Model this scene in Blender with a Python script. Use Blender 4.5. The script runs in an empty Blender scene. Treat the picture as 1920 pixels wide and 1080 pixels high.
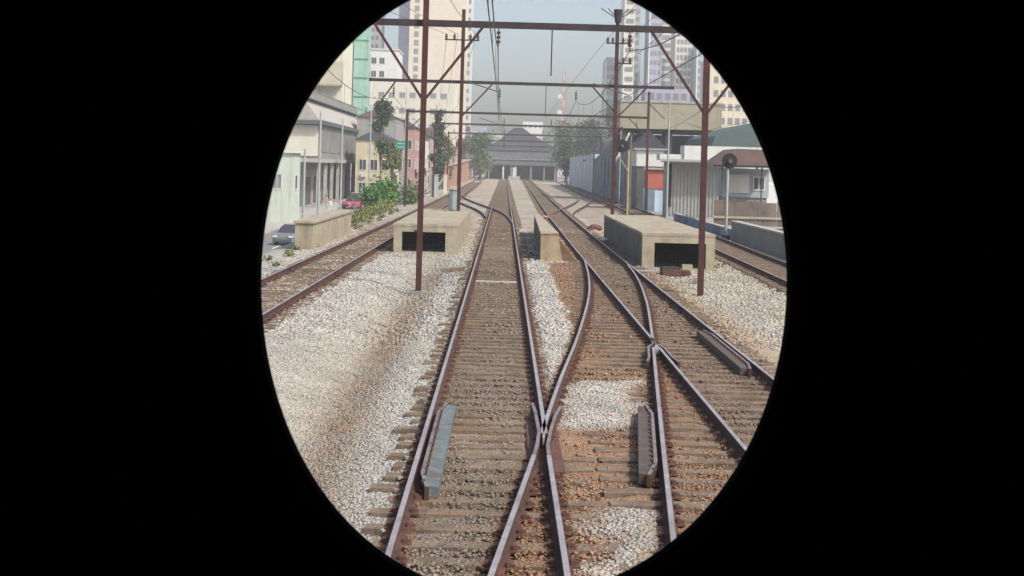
import bpy, bmesh, math, random
import numpy as np
from mathutils import Vector, Matrix
random.seed(7); RNG = np.random.default_rng(7)
C = bpy.context.scene.collection
SC = bpy.context.scene
R = math.radians

# ------------------------------------------------------------------ camera
FPX, EYE, ROLL, PU, PV = 2500.0, 3.6, R(1.6), 945.0, 312.0
cam = bpy.data.cameras.new("camera"); co = bpy.data.objects.new("camera", cam); C.objects.link(co)
cam.sensor_width = 36; cam.lens = FPX / 1920 * 36
cam.shift_x = (960 - PU) / 1920; cam.shift_y = -(540 - PV) / 1920
cam.clip_start = 0.05; cam.clip_end = 4000
cam.dof.use_dof = True; cam.dof.focus_distance = 45; cam.dof.aperture_fstop = 20
co.location = (0, 0, EYE)
co.rotation_euler = (Matrix.Rotation(R(90), 4, 'X') @ Matrix.Rotation(ROLL, 4, 'Z')).to_euler()
SC.camera = co

# ------------------------------------------------------------------ light
SUN_EL, SUN_AZ = R(47), math.atan2(0.75, -0.62)
w = bpy.data.worlds.new("World"); SC.world = w; w.use_nodes = True
nt = w.node_tree; bg = nt.nodes['Background']
sky = nt.nodes.new('ShaderNodeTexSky'); sky.sky_type = 'NISHITA'; sky.sun_disc = False
sky.sun_elevation = SUN_EL; sky.sun_rotation = SUN_AZ; sky.air_density = 1.0; sky.dust_density = 4.0; sky.ozone_density = 1.0
nt.links.new(sky.outputs[0], bg.inputs[0]); bg.inputs[1].default_value = 0.135
sl = bpy.data.lights.new("sun", 'SUN'); so = bpy.data.objects.new("sun", sl); C.objects.link(so)
sl.energy = 2.8; sl.angle = R(3); sl.color = (1, 0.965, 0.91)
sd = Vector((math.sin(SUN_AZ) * math.cos(SUN_EL), math.cos(SUN_AZ) * math.cos(SUN_EL), math.sin(SUN_EL)))
so.rotation_euler = sd.to_track_quat('Z', 'Y').to_euler(); so.location = (30, -30, 60)
SC.view_settings.view_transform = 'Standard'; SC.view_settings.look = 'None'
SC.view_settings.exposure = 0.48; SC.view_settings.gamma = 1
SC.cycles.volume_step_rate = 5; SC.cycles.max_bounces = 6; SC.cycles.volume_bounces = 1
SC.cycles.use_denoising = True

# ------------------------------------------------------------------ materials
def mat(name, col, rough=.85, var=.18, scale=3.0, bump=.0, metal=0.0, streak=0.0, spec=.3, dirt=None, dirt_amt=.5, dscale=.6):
    m = bpy.data.materials.new(name); m.use_nodes = True; n = m.node_tree.nodes; l = m.node_tree.links
    b = n['Principled BSDF']; b.inputs['Roughness'].default_value = rough; b.inputs['Metallic'].default_value = metal
    b.inputs['Specular IOR Level'].default_value = spec
    geo = n.new('ShaderNodeNewGeometry')
    no = n.new('ShaderNodeTexNoise'); no.inputs['Scale'].default_value = scale; no.inputs['Detail'].default_value = 6; no.inputs['Roughness'].default_value = .65
    l.new(geo.outputs['Position'], no.inputs['Vector'])
    r = n.new('ShaderNodeMapRange'); r.inputs[1].default_value = .3; r.inputs[2].default_value = .7
    r.inputs[3].default_value = 1 - var; r.inputs[4].default_value = 1 + var; l.new(no.outputs['Fac'], r.inputs[0])
    mx = n.new('ShaderNodeVectorMath'); mx.operation = 'SCALE'; mx.inputs[0].default_value = col
    l.new(r.outputs[0], mx.inputs['Scale']); out = mx.outputs[0]
    if streak:
        mp = n.new('ShaderNodeMapping'); mp.inputs['Scale'].default_value = (2.2, 2.2, .12); l.new(geo.outputs['Position'], mp.inputs[0])
        s = n.new('ShaderNodeTexNoise'); s.inputs['Scale'].default_value = 1.0; s.inputs['Detail'].default_value = 4; l.new(mp.outputs[0], s.inputs['Vector'])
        rr = n.new('ShaderNodeMapRange'); rr.inputs[1].default_value = .5; rr.inputs[2].default_value = .75; rr.inputs[3].default_value = 1; rr.inputs[4].default_value = 1 - streak
        l.new(s.outputs['Fac'], rr.inputs[0]); m2 = n.new('ShaderNodeVectorMath'); m2.operation = 'SCALE'; l.new(out, m2.inputs[0]); l.new(rr.outputs[0], m2.inputs['Scale']); out = m2.outputs[0]
    if dirt:
        s = n.new('ShaderNodeTexNoise'); s.inputs['Scale'].default_value = dscale; s.inputs['Detail'].default_value = 5; l.new(geo.outputs['Position'], s.inputs['Vector'])
        rr = n.new('ShaderNodeMapRange'); rr.inputs[1].default_value = .5; rr.inputs[2].default_value = .68; rr.inputs[3].default_value = 0; rr.inputs[4].default_value = dirt_amt
        l.new(s.outputs['Fac'], rr.inputs[0]); mm = n.new('ShaderNodeMix'); mm.data_type = 'RGBA'; l.new(rr.outputs[0], mm.inputs['Factor'])
        l.new(out, mm.inputs[6]); mm.inputs[7].default_value = (*dirt, 1); out = mm.outputs[2]
    l.new(out, b.inputs['Base Color'])
    if bump:
        bu = n.new('ShaderNodeBump'); bu.inputs['Strength'].default_value = bump; bu.inputs['Distance'].default_value = .03
        n2 = n.new('ShaderNodeTexNoise'); n2.inputs['Scale'].default_value = scale * 6; n2.inputs['Detail'].default_value = 4; l.new(geo.outputs['Position'], n2.inputs['Vector'])
        l.new(n2.outputs['Fac'], bu.inputs['Height']); l.new(bu.outputs[0], b.inputs['Normal'])
    return m

def attr_mat(name, rough=.95, nscale=24, amp=.3, bump=.5, vscale=18):
    m = bpy.data.materials.new(name); m.use_nodes = True; n = m.node_tree.nodes; l = m.node_tree.links
    b = n['Principled BSDF']; b.inputs['Roughness'].default_value = rough; b.inputs['Specular IOR Level'].default_value = .15
    a = n.new('ShaderNodeAttribute'); a.attribute_name = 'col'; geo = n.new('ShaderNodeNewGeometry')
    no = n.new('ShaderNodeTexNoise'); no.inputs['Scale'].default_value = nscale; no.inputs['Detail'].default_value = 5; l.new(geo.outputs['Position'], no.inputs['Vector'])
    vo = n.new('ShaderNodeTexVoronoi'); vo.inputs['Scale'].default_value = vscale; l.new(geo.outputs['Position'], vo.inputs['Vector'])
    sv = n.new('ShaderNodeSeparateColor'); l.new(vo.outputs['Color'], sv.inputs[0])
    ad = n.new('ShaderNodeMath'); ad.operation = 'ADD'; l.new(no.outputs['Fac'], ad.inputs[0]); l.new(sv.outputs[0], ad.inputs[1])
    r = n.new('ShaderNodeMapRange'); r.inputs[1].default_value = .3; r.inputs[2].default_value = 1.7; r.inputs[3].default_value = 1 - amp; r.inputs[4].default_value = 1 + amp; l.new(ad.outputs[0], r.inputs[0])
    mx = n.new('ShaderNodeVectorMath'); mx.operation = 'SCALE'; l.new(a.outputs['Color'], mx.inputs[0]); l.new(r.outputs[0], mx.inputs['Scale']); l.new(mx.outputs[0], b.inputs['Base Color'])
    if bump:
        bu = n.new('ShaderNodeBump'); bu.inputs['Strength'].default_value = bump; bu.inputs['Distance'].default_value = .04
        l.new(vo.outputs['Distance'], bu.inputs['Height']); bu.invert = True; l.new(bu.outputs[0], b.inputs['Normal'])
    return m

M = dict(
 ground=attr_mat('ground_gravel', amp=.42, bump=.8, vscale=30, nscale=34),
 stone=attr_mat('ballast_stone', amp=.12, bump=0, nscale=60),
 wood=mat('sleeper_wood', (.165, .125, .09), .9, .5, 4, .6, dirt=(.21, .135, .075), dirt_amt=.6, dscale=1.1),
 railtop=mat('rail_polished', (.38, .345, .345), .42, .25, 6, metal=.35, spec=.4, dirt=(.17, .11, .09), dirt_amt=.5, dscale=1.5),
 rust=mat('rail_rust', (.07, .037, .03), .85, .35, 9, .3, dirt=(.15, .06, .04), dirt_amt=.6, dscale=2),
 clip=mat('fastening_rust', (.11, .055, .04), .85, .4, 12),
 steel=mat('gantry_steel', (.062, .020, .018), .7, .35, 2.5, .1, dirt=(.04, .028, .026), dirt_amt=.6, dscale=.9),
 dsteel=mat('beam_steel', (.04, .028, .03), .7, .3, 3),
 plate=mat('check_rail_plate', (.125, .15, .155), .75, .3, 5, .3, dirt=(.11, .08, .06), dirt_amt=.8, dscale=3.5), stat=mat('station_grey', (.13, .14, .15), .85, .15, .6, streak=.2),
 conc=mat('parapet_concrete', (.35, .31, .225), .9, .22, 2.2, .35, streak=.4, dirt=(.24, .15, .08), dirt_amt=.4, dscale=.5),
 conc2=mat('stained_concrete', (.33, .25, .165), .9, .28, 1.8, .3, streak=.4, dirt=(.33, .14, .05), dirt_amt=.75, dscale=.7),
 conc3=mat('rusty_soil', (.25, .155, .09), .95, .35, 3, .5),
 concshade=mat('shaded_concrete', (.13, .135, .11), .95, .3, 1.5, .3, streak=.3, dirt=(.07, .065, .06), dirt_amt=.6, dscale=.6),  # greenish concrete with the shade of left-facing sides painted in
 concg=mat('grey_concrete', (.24, .24, .22), .9, .2, 1.5, .2, streak=.35),
 deck=mat('deck_planks', (.26, .21, .165), .9, .3, 3, .3),
 dark=mat('dark_void', (.02, .02, .02), .9, .1),
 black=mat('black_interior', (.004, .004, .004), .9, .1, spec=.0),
 rubber=mat('window_rubber', (.006, .006, .006), .8, .1, spec=.05),
 wire=mat('wire', (.09, .09, .09), .6, .1),
 ceram=mat('insulator', (.06, .035, .03), .4, .1),
 gpole=mat('galvanised_pole', (.33, .35, .34), .6, .12, 4),
 dpole=mat('dark_grey_pole', (.09, .10, .10), .6, .12, 4),
 ypole=mat('yellow_pole', (.42, .33, .16), .7, .15, 4),
 cab=mat('cabinet_blue_grey', (.36, .42, .42), .6, .1, 3, streak=.2),
 asph=mat('street_asphalt', (.17, .17, .165), .9, .15, .8),
 pave=mat('pavement_concrete', (.36, .34, .31), .9, .15, 1.0),
 white=mat('white_wall', (.60, .60, .56), .85, .06, .8, streak=.12),
 palegreen=mat('pale_green_wall', (.50, .54, .46), .85, .08, .8, streak=.25),
 cream=mat('cream_wall', (.62, .54, .42), .85, .06, .5, streak=.1),
 cream2=mat('ivory_wall', (.60, .57, .47), .85, .06, .5, streak=.12),
 tan=mat('tan_slab', (.33, .30, .225), .9, .12, .5, streak=.2),
 lav=mat('lavender_wall', (.33, .33, .42), .85, .08, .5),
 bluew=mat('blue_grey_wall', (.34, .38, .42), .8, .1, .5),
 pink=mat('pink_wall', (.40, .25, .23), .85, .15, .7, streak=.2),
 salmon=mat('salmon_wall', (.46, .34, .29), .85, .15, .7, streak=.15),
 yellow=mat('yellow_wall', (.56, .49, .35), .85, .12, .7, streak=.15),
 redw=mat('red_brick_wall', (.40, .19, .15), .9, .35, 1.6, streak=.25, dirt=(.50, .30, .22), dirt_amt=.5, dscale=.4),
 green=mat('mint_wall', (.26, .44, .36), .8, .12, .6, streak=.3),
 greenr=mat('green_roof', (.075, .11, .10), .7, .15, 1),
 broof=mat('brown_roof', (.15, .10, .09), .8, .2, 1.2),
 droof=mat('dark_roof', (.045, .05, .065), .7, .2, 1),
 groof=mat('grey_roof', (.085, .085, .10), .8, .15, .6),
 glass=mat('window_glass', (.045, .05, .06), .2, .2, .4, spec=.5),
 glassm=mat('hazy_window', (.20, .20, .20), .4, .2, .4, spec=.4),
 shut=mat('grey_shutter', (.30, .30, .28), .7, .1, .7, streak=.2),
 bluep=mat('blue_panel', (.50, .61, .70), .8, .12, .6, streak=.2),
 blueg=mat('blue_graffiti_wall', (.17, .25, .32), .85, .35, .8, dirt=(.12, .09, .10), dirt_amt=.8, dscale=.25),
 orange=mat('orange_paint', (.45, .12, .08), .6, .1, 2),
 teal=mat('teal_paint', (.03, .22, .17), .6, .1, 2),
 brownw=mat('brown_fence', (.13, .10, .085), .9, .35, 1.5, dirt=(.22, .18, .14), dirt_amt=.7, dscale=.5),
 leafg=mat('leaf_bright', (.075, .17, .035), .7, .45, 1.3),
 leafd=mat('leaf_dark', (.055, .085, .04), .7, .45, .8),
 leafy=mat('leaf_olive', (.16, .17, .06), .75, .4, 1.0),
 bark=mat('bark', (.11, .085, .065), .9, .3, 3),
 skin=mat('skin', (.35, .2, .14), .6, .05),
 tyre=mat('tyre', (.02, .02, .02), .8, .1), chrome=mat('bright_metal', (.5, .5, .5), .3, .05, metal=.8),
 carg=mat('dark_silver_paint', (.17, .18, .19), .35, .05), carw=mat('silver_paint', (.55, .56, .57), .35, .04), carp=mat('pink_red_paint', (.42, .08, .13), .3, .05), cark=mat('black_paint', (.03, .035, .045), .3, .05),
 lampr=mat('red_lamp', (.4, .03, .02), .3, .05), lampw=mat('clear_lamp', (.7, .7, .7), .2, .05),
)

# ------------------------------------------------------------------ mesh helpers
class MB:
    def __init__(s): s.v = []; s.f = []; s.m = []
    def add(s, vs, fs, mi=0):
        o = len(s.v); s.v += [tuple(p) for p in vs]; s.f += [tuple(o + i for i in f) for f in fs]; s.m += [mi] * len(fs); return s
    def box(s, x0, x1, y0, y1, z0, z1, mi=0):
        v = [(x, y, z) for z in (z0, z1) for y in (y0, y1) for x in (x0, x1)]
        return s.add(v, [(0, 2, 3, 1), (4, 5, 7, 6), (0, 1, 5, 4), (1, 3, 7, 5), (3, 2, 6, 7), (2, 0, 4, 6)], mi)
    def tube(s, pts, r, n=6, mi=0, r2=None, cap=True):
        pts = [Vector(p) for p in pts]; k = len(pts); rs = [r + ((r2 if r2 is not None else r) - r) * i / max(1, k - 1) for i in range(k)]
        vs = []; 
        for i, p in enumerate(pts):
            d = (pts[min(i + 1, k - 1)] - pts[max(i - 1, 0)]).normalized()
            a = Vector((0, 0, 1)) if abs(d.z) < .9 else Vector((0, 1, 0))
            u = d.cross(a).normalized(); v = u.cross(d)
            for j in range(n):
                t = 2 * math.pi * (j + .5) / n; vs.append(p + (u * math.cos(t) + v * math.sin(t)) * rs[i])
        fs = [(i * n + j, i * n + (j + 1) % n, (i + 1) * n + (j + 1) % n, (i + 1) * n + j) for i in range(k - 1) for j in range(n)]
        if cap: fs += [tuple(range(n - 1, -1, -1)), tuple((k - 1) * n + j for j in range(n))]
        return s.add(vs, fs, mi)
    def bar(s, a, b, w_, h_, mi=0):   # box section between two points, w_ across, h_ along the other axis
        a = Vector(a); b = Vector(b); d = (b - a).normalized(); up = Vector((0, 1, 0)) if abs(d.y) < .9 else Vector((0, 0, 1))
        u = d.cross(up).normalized() * w_ / 2; v = up * h_ / 2 if abs(d.y) < .9 else Vector((0, 0, 1)) * h_ / 2
        vs = [p + q for p in (a, b) for q in (-u - v, u - v, u + v, -u + v)]
        return s.add(vs, [(0, 1, 2, 3), (7, 6, 5, 4), (0, 4, 5, 1), (1, 5, 6, 2), (2, 6, 7, 3), (3, 7, 4, 0)], mi)
    def prism(s, poly, axis, a, b, mi=0):  # polygon in the other two axes, extruded a..b
        n = len(poly)
        def P(p, t): return {'x': (t, p[0], p[1]), 'y': (p[0], t, p[1]), 'z': (p[0], p[1], t)}[axis]
        vs = [P(p, a) for p in poly] + [P(p, b) for p in poly]
        return s.add(vs, [tuple(range(n)), tuple(range(2 * n - 1, n - 1, -1))] + [(i, i + n, (i + 1) % n + n, (i + 1) % n) for i in range(n)], mi)
    def sweep(s, path, prof, mi=0, mis=None):  # prof (x,z) closed, swept along path in plan
        k = len(prof); n = len(path); vs = []
        for i, p in enumerate(path):
            q0 = path[max(i - 1, 0)]; q1 = path[min(i + 1, n - 1)]; dx, dy = q1[0] - q0[0], q1[1] - q0[1]; L = math.hypot(dx, dy); nx, ny = dy / L, -dx / L
            for (a, z) in prof: vs.append((p[0] + nx * a, p[1] + ny * a, z + (p[2] if len(p) > 2 else 0)))
        for j in range(k):
            m_ = mis[j] if mis else mi
            s.add([], [], 0)
        o = len(s.v); s.v += vs
        for i in range(n - 1):
            for j in range(k):
                j2 = (j + 1) % k; s.f.append((o + i * k + j, o + i * k + j2, o + (i + 1) * k + j2, o + (i + 1) * k + j)); s.m.append(mis[j] if mis else mi)
        s.f.append(tuple(o + j for j in range(k))[::-1]); s.m.append(mi); s.f.append(tuple(o + (n - 1) * k + j for j in range(k))); s.m.append(mi)
        return s
    def build(s, name, mats, parent=None, smooth=False, recalc=True):
        if not isinstance(mats, (list, tuple)): mats = [mats]
        me = bpy.data.meshes.new(name); off = wloc(parent)
        me.from_pydata([(a - off[0], b - off[1], c - off[2]) for a, b, c in s.v], [], s.f)
        for m_ in mats: me.materials.append(M[m_] if isinstance(m_, str) else m_)
        me.polygons.foreach_set('material_index', s.m)
        if recalc and len(s.v) < 60000:
            bm = bmesh.new(); bm.from_mesh(me); bmesh.ops.recalc_face_normals(bm, faces=bm.faces); bm.to_mesh(me); bm.free()
        if smooth: me.polygons.foreach_set('use_smooth', [True] * len(me.polygons))
        me.update(); o = bpy.data.objects.new(name, me); C.objects.link(o)
        if parent: o.parent = parent
        return o
def wloc(o):
    x = Vector((0, 0, 0))
    while o: x += o.location; o = o.parent
    return x
def thing(name, label, cat, loc=(0, 0, 0), group=None):
    o = bpy.data.objects.new(name, None); C.objects.link(o); o.location = loc; o.empty_display_size = .3
    o['label'] = label; o['category'] = cat
    if group: o['group'] = group
    return o
def tag(o, label, cat, group=None):
    o['label'] = label; o['category'] = cat
    if group: o['group'] = group
    return o
def struct(o): o['kind'] = 'structure'; return o
def stuff(o, label=None, cat=None):
    o['kind'] = 'stuff'
    if label: o['label'] = label; o['category'] = cat
    return o
def dup(o, parent=None, loc=None):
    c = o.copy(); C.objects.link(c)
    if parent: c.parent = parent
    if loc is not None: c.location = loc
    for ch in list(o.children): dup(ch, c)
    return c

# ------------------------------------------------------------------ the railway carriage the view is taken from
HOLE = [-0.00247, 0.00024, 0.00436, 0.00486, -0.00445, -0.00222, 0.00065, 0.00223, 0.0004]
WY = 1.8; CX0, CX1 = -1.62, 1.32
def hole_pt(th, y, grow=0.0):
    k = 1 + HOLE[0] + sum(HOLE[i] * math.cos(i * th) for i in range(1, 5)) + sum(HOLE[4 + i] * math.sin(i * th) for i in range(1, 5))
    u = 980 + (494.7 * k) * math.cos(th) - PU; v = 532.7 - (590.7 * k) * math.sin(th) - PV
    a = u * math.cos(ROLL) + v * math.sin(ROLL); b = -u * math.sin(ROLL) + v * math.cos(ROLL)
    return (a * WY / FPX + grow * math.cos(th), y, EYE - b * WY / FPX + grow * math.sin(th))
carriage = thing('train_carriage', 'dark rear carriage of a train whose oval end window frames the tracks', 'train carriage', (-.15, 0, 0))
NH = 160; ths = [2 * math.pi * i / NH for i in range(NH)]
ZF, ZT = 1.9, 4.7
def rim(y, g): return [hole_pt(t, y, g) for t in ths]
def outer(y):
    out = []
    cx, cz = hole_pt(0, y)[0] - .356, hole_pt(0, y)[2]
    for t in ths:
        c_, s_ = math.cos(t), math.sin(t)
        k = min(((CX1 - cx) if c_ > 0 else (cx - CX0)) / max(abs(c_), 1e-6), ((ZT - cz) if s_ > 0 else (cz - ZF)) / max(abs(s_), 1e-6))
        out.append((cx + c_ * k, y, cz + s_ * k))
    return out
wl = MB(); loops = [outer(WY), rim(WY, .028), rim(WY + .07, .05), outer(WY + .07)]
vs = sum(loops, []); fs = []
for a in range(4):
    b = (a + 1) % 4
    fs += [(a * NH + i, a * NH + (i + 1) % NH, b * NH + (i + 1) % NH, b * NH + i) for i in range(NH)]
wl.add(vs, fs).build('end_wall', 'black', carriage)
gk = MB(); prof = [(.0, .0), (-.004, .012), (.0, .03), (.02, .09), (.045, .09), (.045, -.012), (.015, -.012)]
prof = [(.004, -.006), (0, .004), (.004, .016), (.030, .088), (.06, .088), (.06, -.012), (.02, -.014)]
vs = []; kk = len(prof)
for t in ths: vs += [hole_pt(t, WY + dy, g) for g, dy in prof]
gk.add(vs, [(i * kk + j, i * kk + (j + 1) % kk, ((i + 1) % NH) * kk + (j + 1) % kk, ((i + 1) % NH) * kk + j) for i in range(NH) for j in range(kk)]).build('window_gasket', 'rubber', carriage)
MB().box(CX0 - .06, CX0, -4, WY + .07, ZF - .8, ZT + .15).build('side_wall', 'black', carriage)
MB().box(CX1, CX1 + .06, -4, WY + .07, ZF - .8, ZT + .15).build('side_wall', 'black', carriage)
MB().box(CX0, CX1, -4, WY + .07, ZT + .002, ZT + .15).build('roof', 'black', carriage)
MB().box(CX0, CX1, -4, WY + .07, ZF - .8, ZF - .002).build('floor', 'black', carriage)
MB().box(CX0, CX1, -4.06, -4.003, ZF - .8, ZT + .15).build('rear_partition', 'black', carriage)

# ------------------------------------------------------------------ track geometry
def cur(tab):
    xs = np.array([t[0] for t in tab], float); ys = np.array([t[1] for t in tab], float)
    return lambda Y: np.interp(Y, xs, ys)
def smooth(tab, n=400):
    f = cur(tab); Y = np.linspace(tab[0][0], tab[-1][0], n); v = f(Y); k = 9
    p = np.pad(v, k // 2, mode='edge'); p[:k // 2] = 2 * v[0] - v[1:k // 2 + 1][::-1]; p[-(k // 2):] = 2 * v[-1] - v[-k // 2:-1][::-1][:k // 2]
    q = np.convolve(p, np.ones(k) / k, 'valid'); return lambda y: np.interp(y, Y, q)
G = 1.63
mainL = smooth([(-8, -.97), (120, -.95), (375, -.72)])
mainR = lambda y: mainL(y) + G
rtL = smooth([(-8, 3.24), (60, 3.30), (100, 3.45), (180, 4.05), (375, 5.6)])
rtR = lambda y: rtL(y) + G - .05
lfL = smooth([(20, -7.30), (50, -7.16), (100, -6.85), (160, -6.7), (375, -7.2)])
lfR = lambda y: lfL(y) + 1.72
frL = smooth([(30, 9.3), (45, 9.66), (60, 9.98), (75, 10.4), (135, 11.1), (200, 11.6), (375, 14.5)])
frR = lambda y: frL(y) + 1.75
dvL = smooth([(-8, -1.96), (12.2, .03), (16.8, .49), (22.8, 1.06), (28, 1.63), (34.1, 2.2), (38, 2.53), (42, 2.80), (47, 3.06), (52.5, 3.275)], 120)
dvR = smooth([(-8, -.35), (12.2, 1.68), (17, 2.14), (23.7, 2.80), (29, 3.33), (36, 3.98), (42, 4.42), (47, 4.70), (52.5, 4.86)], 120)
def ypath(f, y0, y1, z=0.0):
    ys = [y0]; 
    while ys[-1] < y1: ys.append(min(y1, ys[-1] + max(.5, ys[-1] * .03)))
    return [(float(f(y)), y, z) for y in ys]
RAILP = [(-.028, 0), (.028, 0), (.035, -.008), (.035, -.035), (.011, -.05), (.011, -.125), (.07, -.14), (.07, -.155), (-.07, -.155), (-.07, -.14), (-.011, -.125), (-.011, -.05), (-.035, -.035), (-.035, -.008)]
RAILM = [0] + [1] * 13
def rail(path, parent, name='rail'):
    return MB().sweep(path, RAILP, 1, RAILM).build(name, ['railtop', 'rust'], parent)

def sleepers(parent, y0, y1, step, xl, xr, zf=None, grp=0):
    n = 0; rest = MB(); y = y0; lim = 100; proto = None
    while y < y1:
        a, b = xl(y), xr(y)
        if b - a > .3:
            jx, jr = random.uniform(-.06, .06), random.uniform(-.012, .012); wd = random.uniform(.2, .26)
            zt = -.158 + random.uniform(-.006, .006)
            def vv(m_):
                l = b - a; nseg = 5; xs = [a + jx + l * i / nseg for i in range(nseg + 1)]
                vs = []
                for x in xs:
                    e = random.uniform(-.012, .012); cy = y + (x - a) * jr
                    vs += [(x, cy - wd / 2 + e, -.34), (x, cy - wd / 2 + e, zt), (x, cy + wd / 2 + e, zt + random.uniform(-.005, .005)), (x, cy + wd / 2 + e, -.34)]
                fs = [(i * 4 + j, i * 4 + (j + 1) % 4, (i + 1) * 4 + (j + 1) % 4, (i + 1) * 4 + j) for i in range(nseg) for j in range(4)] + [(0, 1, 2, 3), (nseg * 4 + 3, nseg * 4 + 2, nseg * 4 + 1, nseg * 4)]
                m_.add(vs, fs)
            if n < lim:
                mb = MB(); vv(mb); mb.build('sleeper', 'wood', parent)
            else: vv(rest)
            n += 1
        y += step * random.uniform(.93, 1.07)
    if rest.v: stuff(rest.build('sleeper', 'wood', parent))
def fastenings(parent, f, y0, y1, step):
    mb = MB(); y = y0
    while y < y1:
        x = float(f(y)); sl_ = float(f(y + .5) - f(y - .5))
        mb.box(x - .16, x + .16, y - .08, y + .08, -.165, -.146)
        for s in (-1, 1):
            mb.box(x + s * .095 - .022, x + s * .095 + .022, y - .05, y - .015, -.15, -.095); mb.box(x + s * .095 - .022, x + s * .095 + .022, y + .02, y + .055, -.15, -.1)
            mb.box(x + s * .13 - .018, x + s * .13 + .018, y - .02, y + .02, -.15, -.115)
        y += step
    stuff(mb.build('rail_fastening', 'clip', parent))

STEP = .58
t_main = thing('railway_track', 'straight main track running from under the train to the station', 'railway track', (0, 8, 0), 'railway tracks')
rail(ypath(mainL, -6, 374), t_main); rail(ypath(mainR, 18.1, 374), t_main); rail(ypath(mainR, -6, 16.7), t_main)
sleepers(t_main, 7.4, 374, STEP, lambda y: float(mainL(y)) - .36 - .10 * math.sin(y * 7), lambda y: min(float(mainR(y)) + .55, float(dvL(y)) - .2 if 17.5 < y < 24 else 9) if y > 17.5 else float(mainR(y)) + .55)
fastenings(t_main, mainL, 7.4, 120, STEP); fastenings(t_main, mainR, 18.5, 120, STEP); fastenings(t_main, mainR, 7.4, 16.5, STEP)
t_rt = thing('railway_track', 'right hand running track joined by the turnout, passing the concrete box', 'railway track', (4, 14, 0), 'railway tracks')
rail(ypath(rtL, 8, 27.2), t_rt); rail(ypath(rtL, 28.7, 374), t_rt); rail(ypath(rtR, 8, 374), t_rt)
sleepers(t_rt, 7.6, 374, STEP, lambda y: max(float(dvL(y)) - .45, float(mainR(y)) + .62) if y < 53 else float(rtL(y)) - .55, lambda y: float(rtR(y)) + .6)
fastenings(t_rt, rtL, 8, 27, STEP); fastenings(t_rt, rtL, 29, 110, STEP); fastenings(t_rt, rtR, 8, 110, STEP)
t_dv = thing('railway_turnout', 'curved connecting rails crossing from the right track to the main track', 'railway turnout', (2, 12, 0))
rail(ypath(dvL, 18.1, 52.4), t_dv, 'closure_rail'); rail(ypath(dvL, -6, 16.7), t_dv, 'closure_rail')
rail(ypath(dvR, 28.6, 50.8), t_dv, 'closure_rail'); rail(ypath(dvR, -3, 27.2), t_dv, 'closure_rail')
fastenings(t_dv, dvL, 18.3, 50, STEP); fastenings(t_dv, dvR, 9, 27, STEP); fastenings(t_dv, dvR, 29, 50, STEP); fastenings(t_dv, dvL, 9, 16.4, STEP)
HP = [(-.028, 0), (.028, 0), (.03, -.06), (.03, -.15), (-.03, -.15), (-.03, -.06)]
M['wornsteel'] = mat('worn_steel', (.21, .185, .18), .55, .3, 7, metal=.2, dirt=(.10, .06, .045), dirt_amt=.7, dscale=3)
def flat(pts, name, parent, wscale=1.0): return MB().sweep(pts, [(a * .85, z) for a, z in HP], 1, [0, 1, 1, 1, 1, 1]).build(name, ['wornsteel', 'rust'], parent)
# frogs: each a wing rail pair and a pointed nose
def frog(parent, yn, fa, fb, flip, ny):
    # fa = rail arriving on the left far side, fb = on the right far side (they meet at yn)
    pass
frog1 = thing('crossing_frog', 'steel crossing frog where the curved rail cuts the main track, flared wing rails', 'rail crossing', (.6, 17.5, 0), 'rail crossings')
xa = lambda y: float(mainR(y)); xb = lambda y: float(dvL(y))
flat([(xb(16.7), 16.7), (xb(17.3) - .005, 17.3), (xa(18.2) - .085, 18.2), (xa(19.6) - .10, 19.6), (xa(20.4) - .13, 20.4)], 'wing_rail', frog1)
flat([(xa(16.7), 16.7), (xa(17.3) + .005, 17.3), (xb(18.2) + .11, 18.2), (xb(19.4) + .11, 19.4), (xb(20.2) + .15, 20.2)], 'wing_rail', frog1)
MB().prism([(.615, 17.75), (.64, 17.75), (xb(19.4) + .0, 19.4), (xa(19.4) - .0, 19.4)], 'z', -.10, -.002).build('nose', 'railtop', frog1)
MB().box(.42, .86, 16.4, 19.6, -.165, -.14).build('base_plate', 'clip', frog1)
frog2 = thing('crossing_frog', 'steel crossing frog on the right track, further from the train', 'rail crossing', (3.3, 28, 0), 'rail crossings')
xa = lambda y: float(rtL(y)); xb = lambda y: float(dvR(y))
flat([(xa(28.7), 28.7), (xa(28.0) - .005, 28.0), (xb(27.3) - .10, 27.3), (xb(25.8) - .10, 25.8), (xb(25.2) - .14, 25.2)], 'wing_rail', frog2)
flat([(xb(28.6), 28.6), (xb(28.0), 28.0), (xa(27.2) + .10, 27.2), (xa(25.8) + .10, 25.8), (xa(25.2) + .14, 25.2)], 'wing_rail', frog2)
MB().prism([(3.25, 27.75), (3.28, 27.75), (xa(26.9) + .0, 26.9), (xb(26.9), 26.9)], 'z', -.10, -.004).build('nose', 'railtop', frog2)
MB().box(3.15, 3.42, 26, 28.8, -.165, -.14).build('base_plate', 'clip', frog2)
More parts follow.
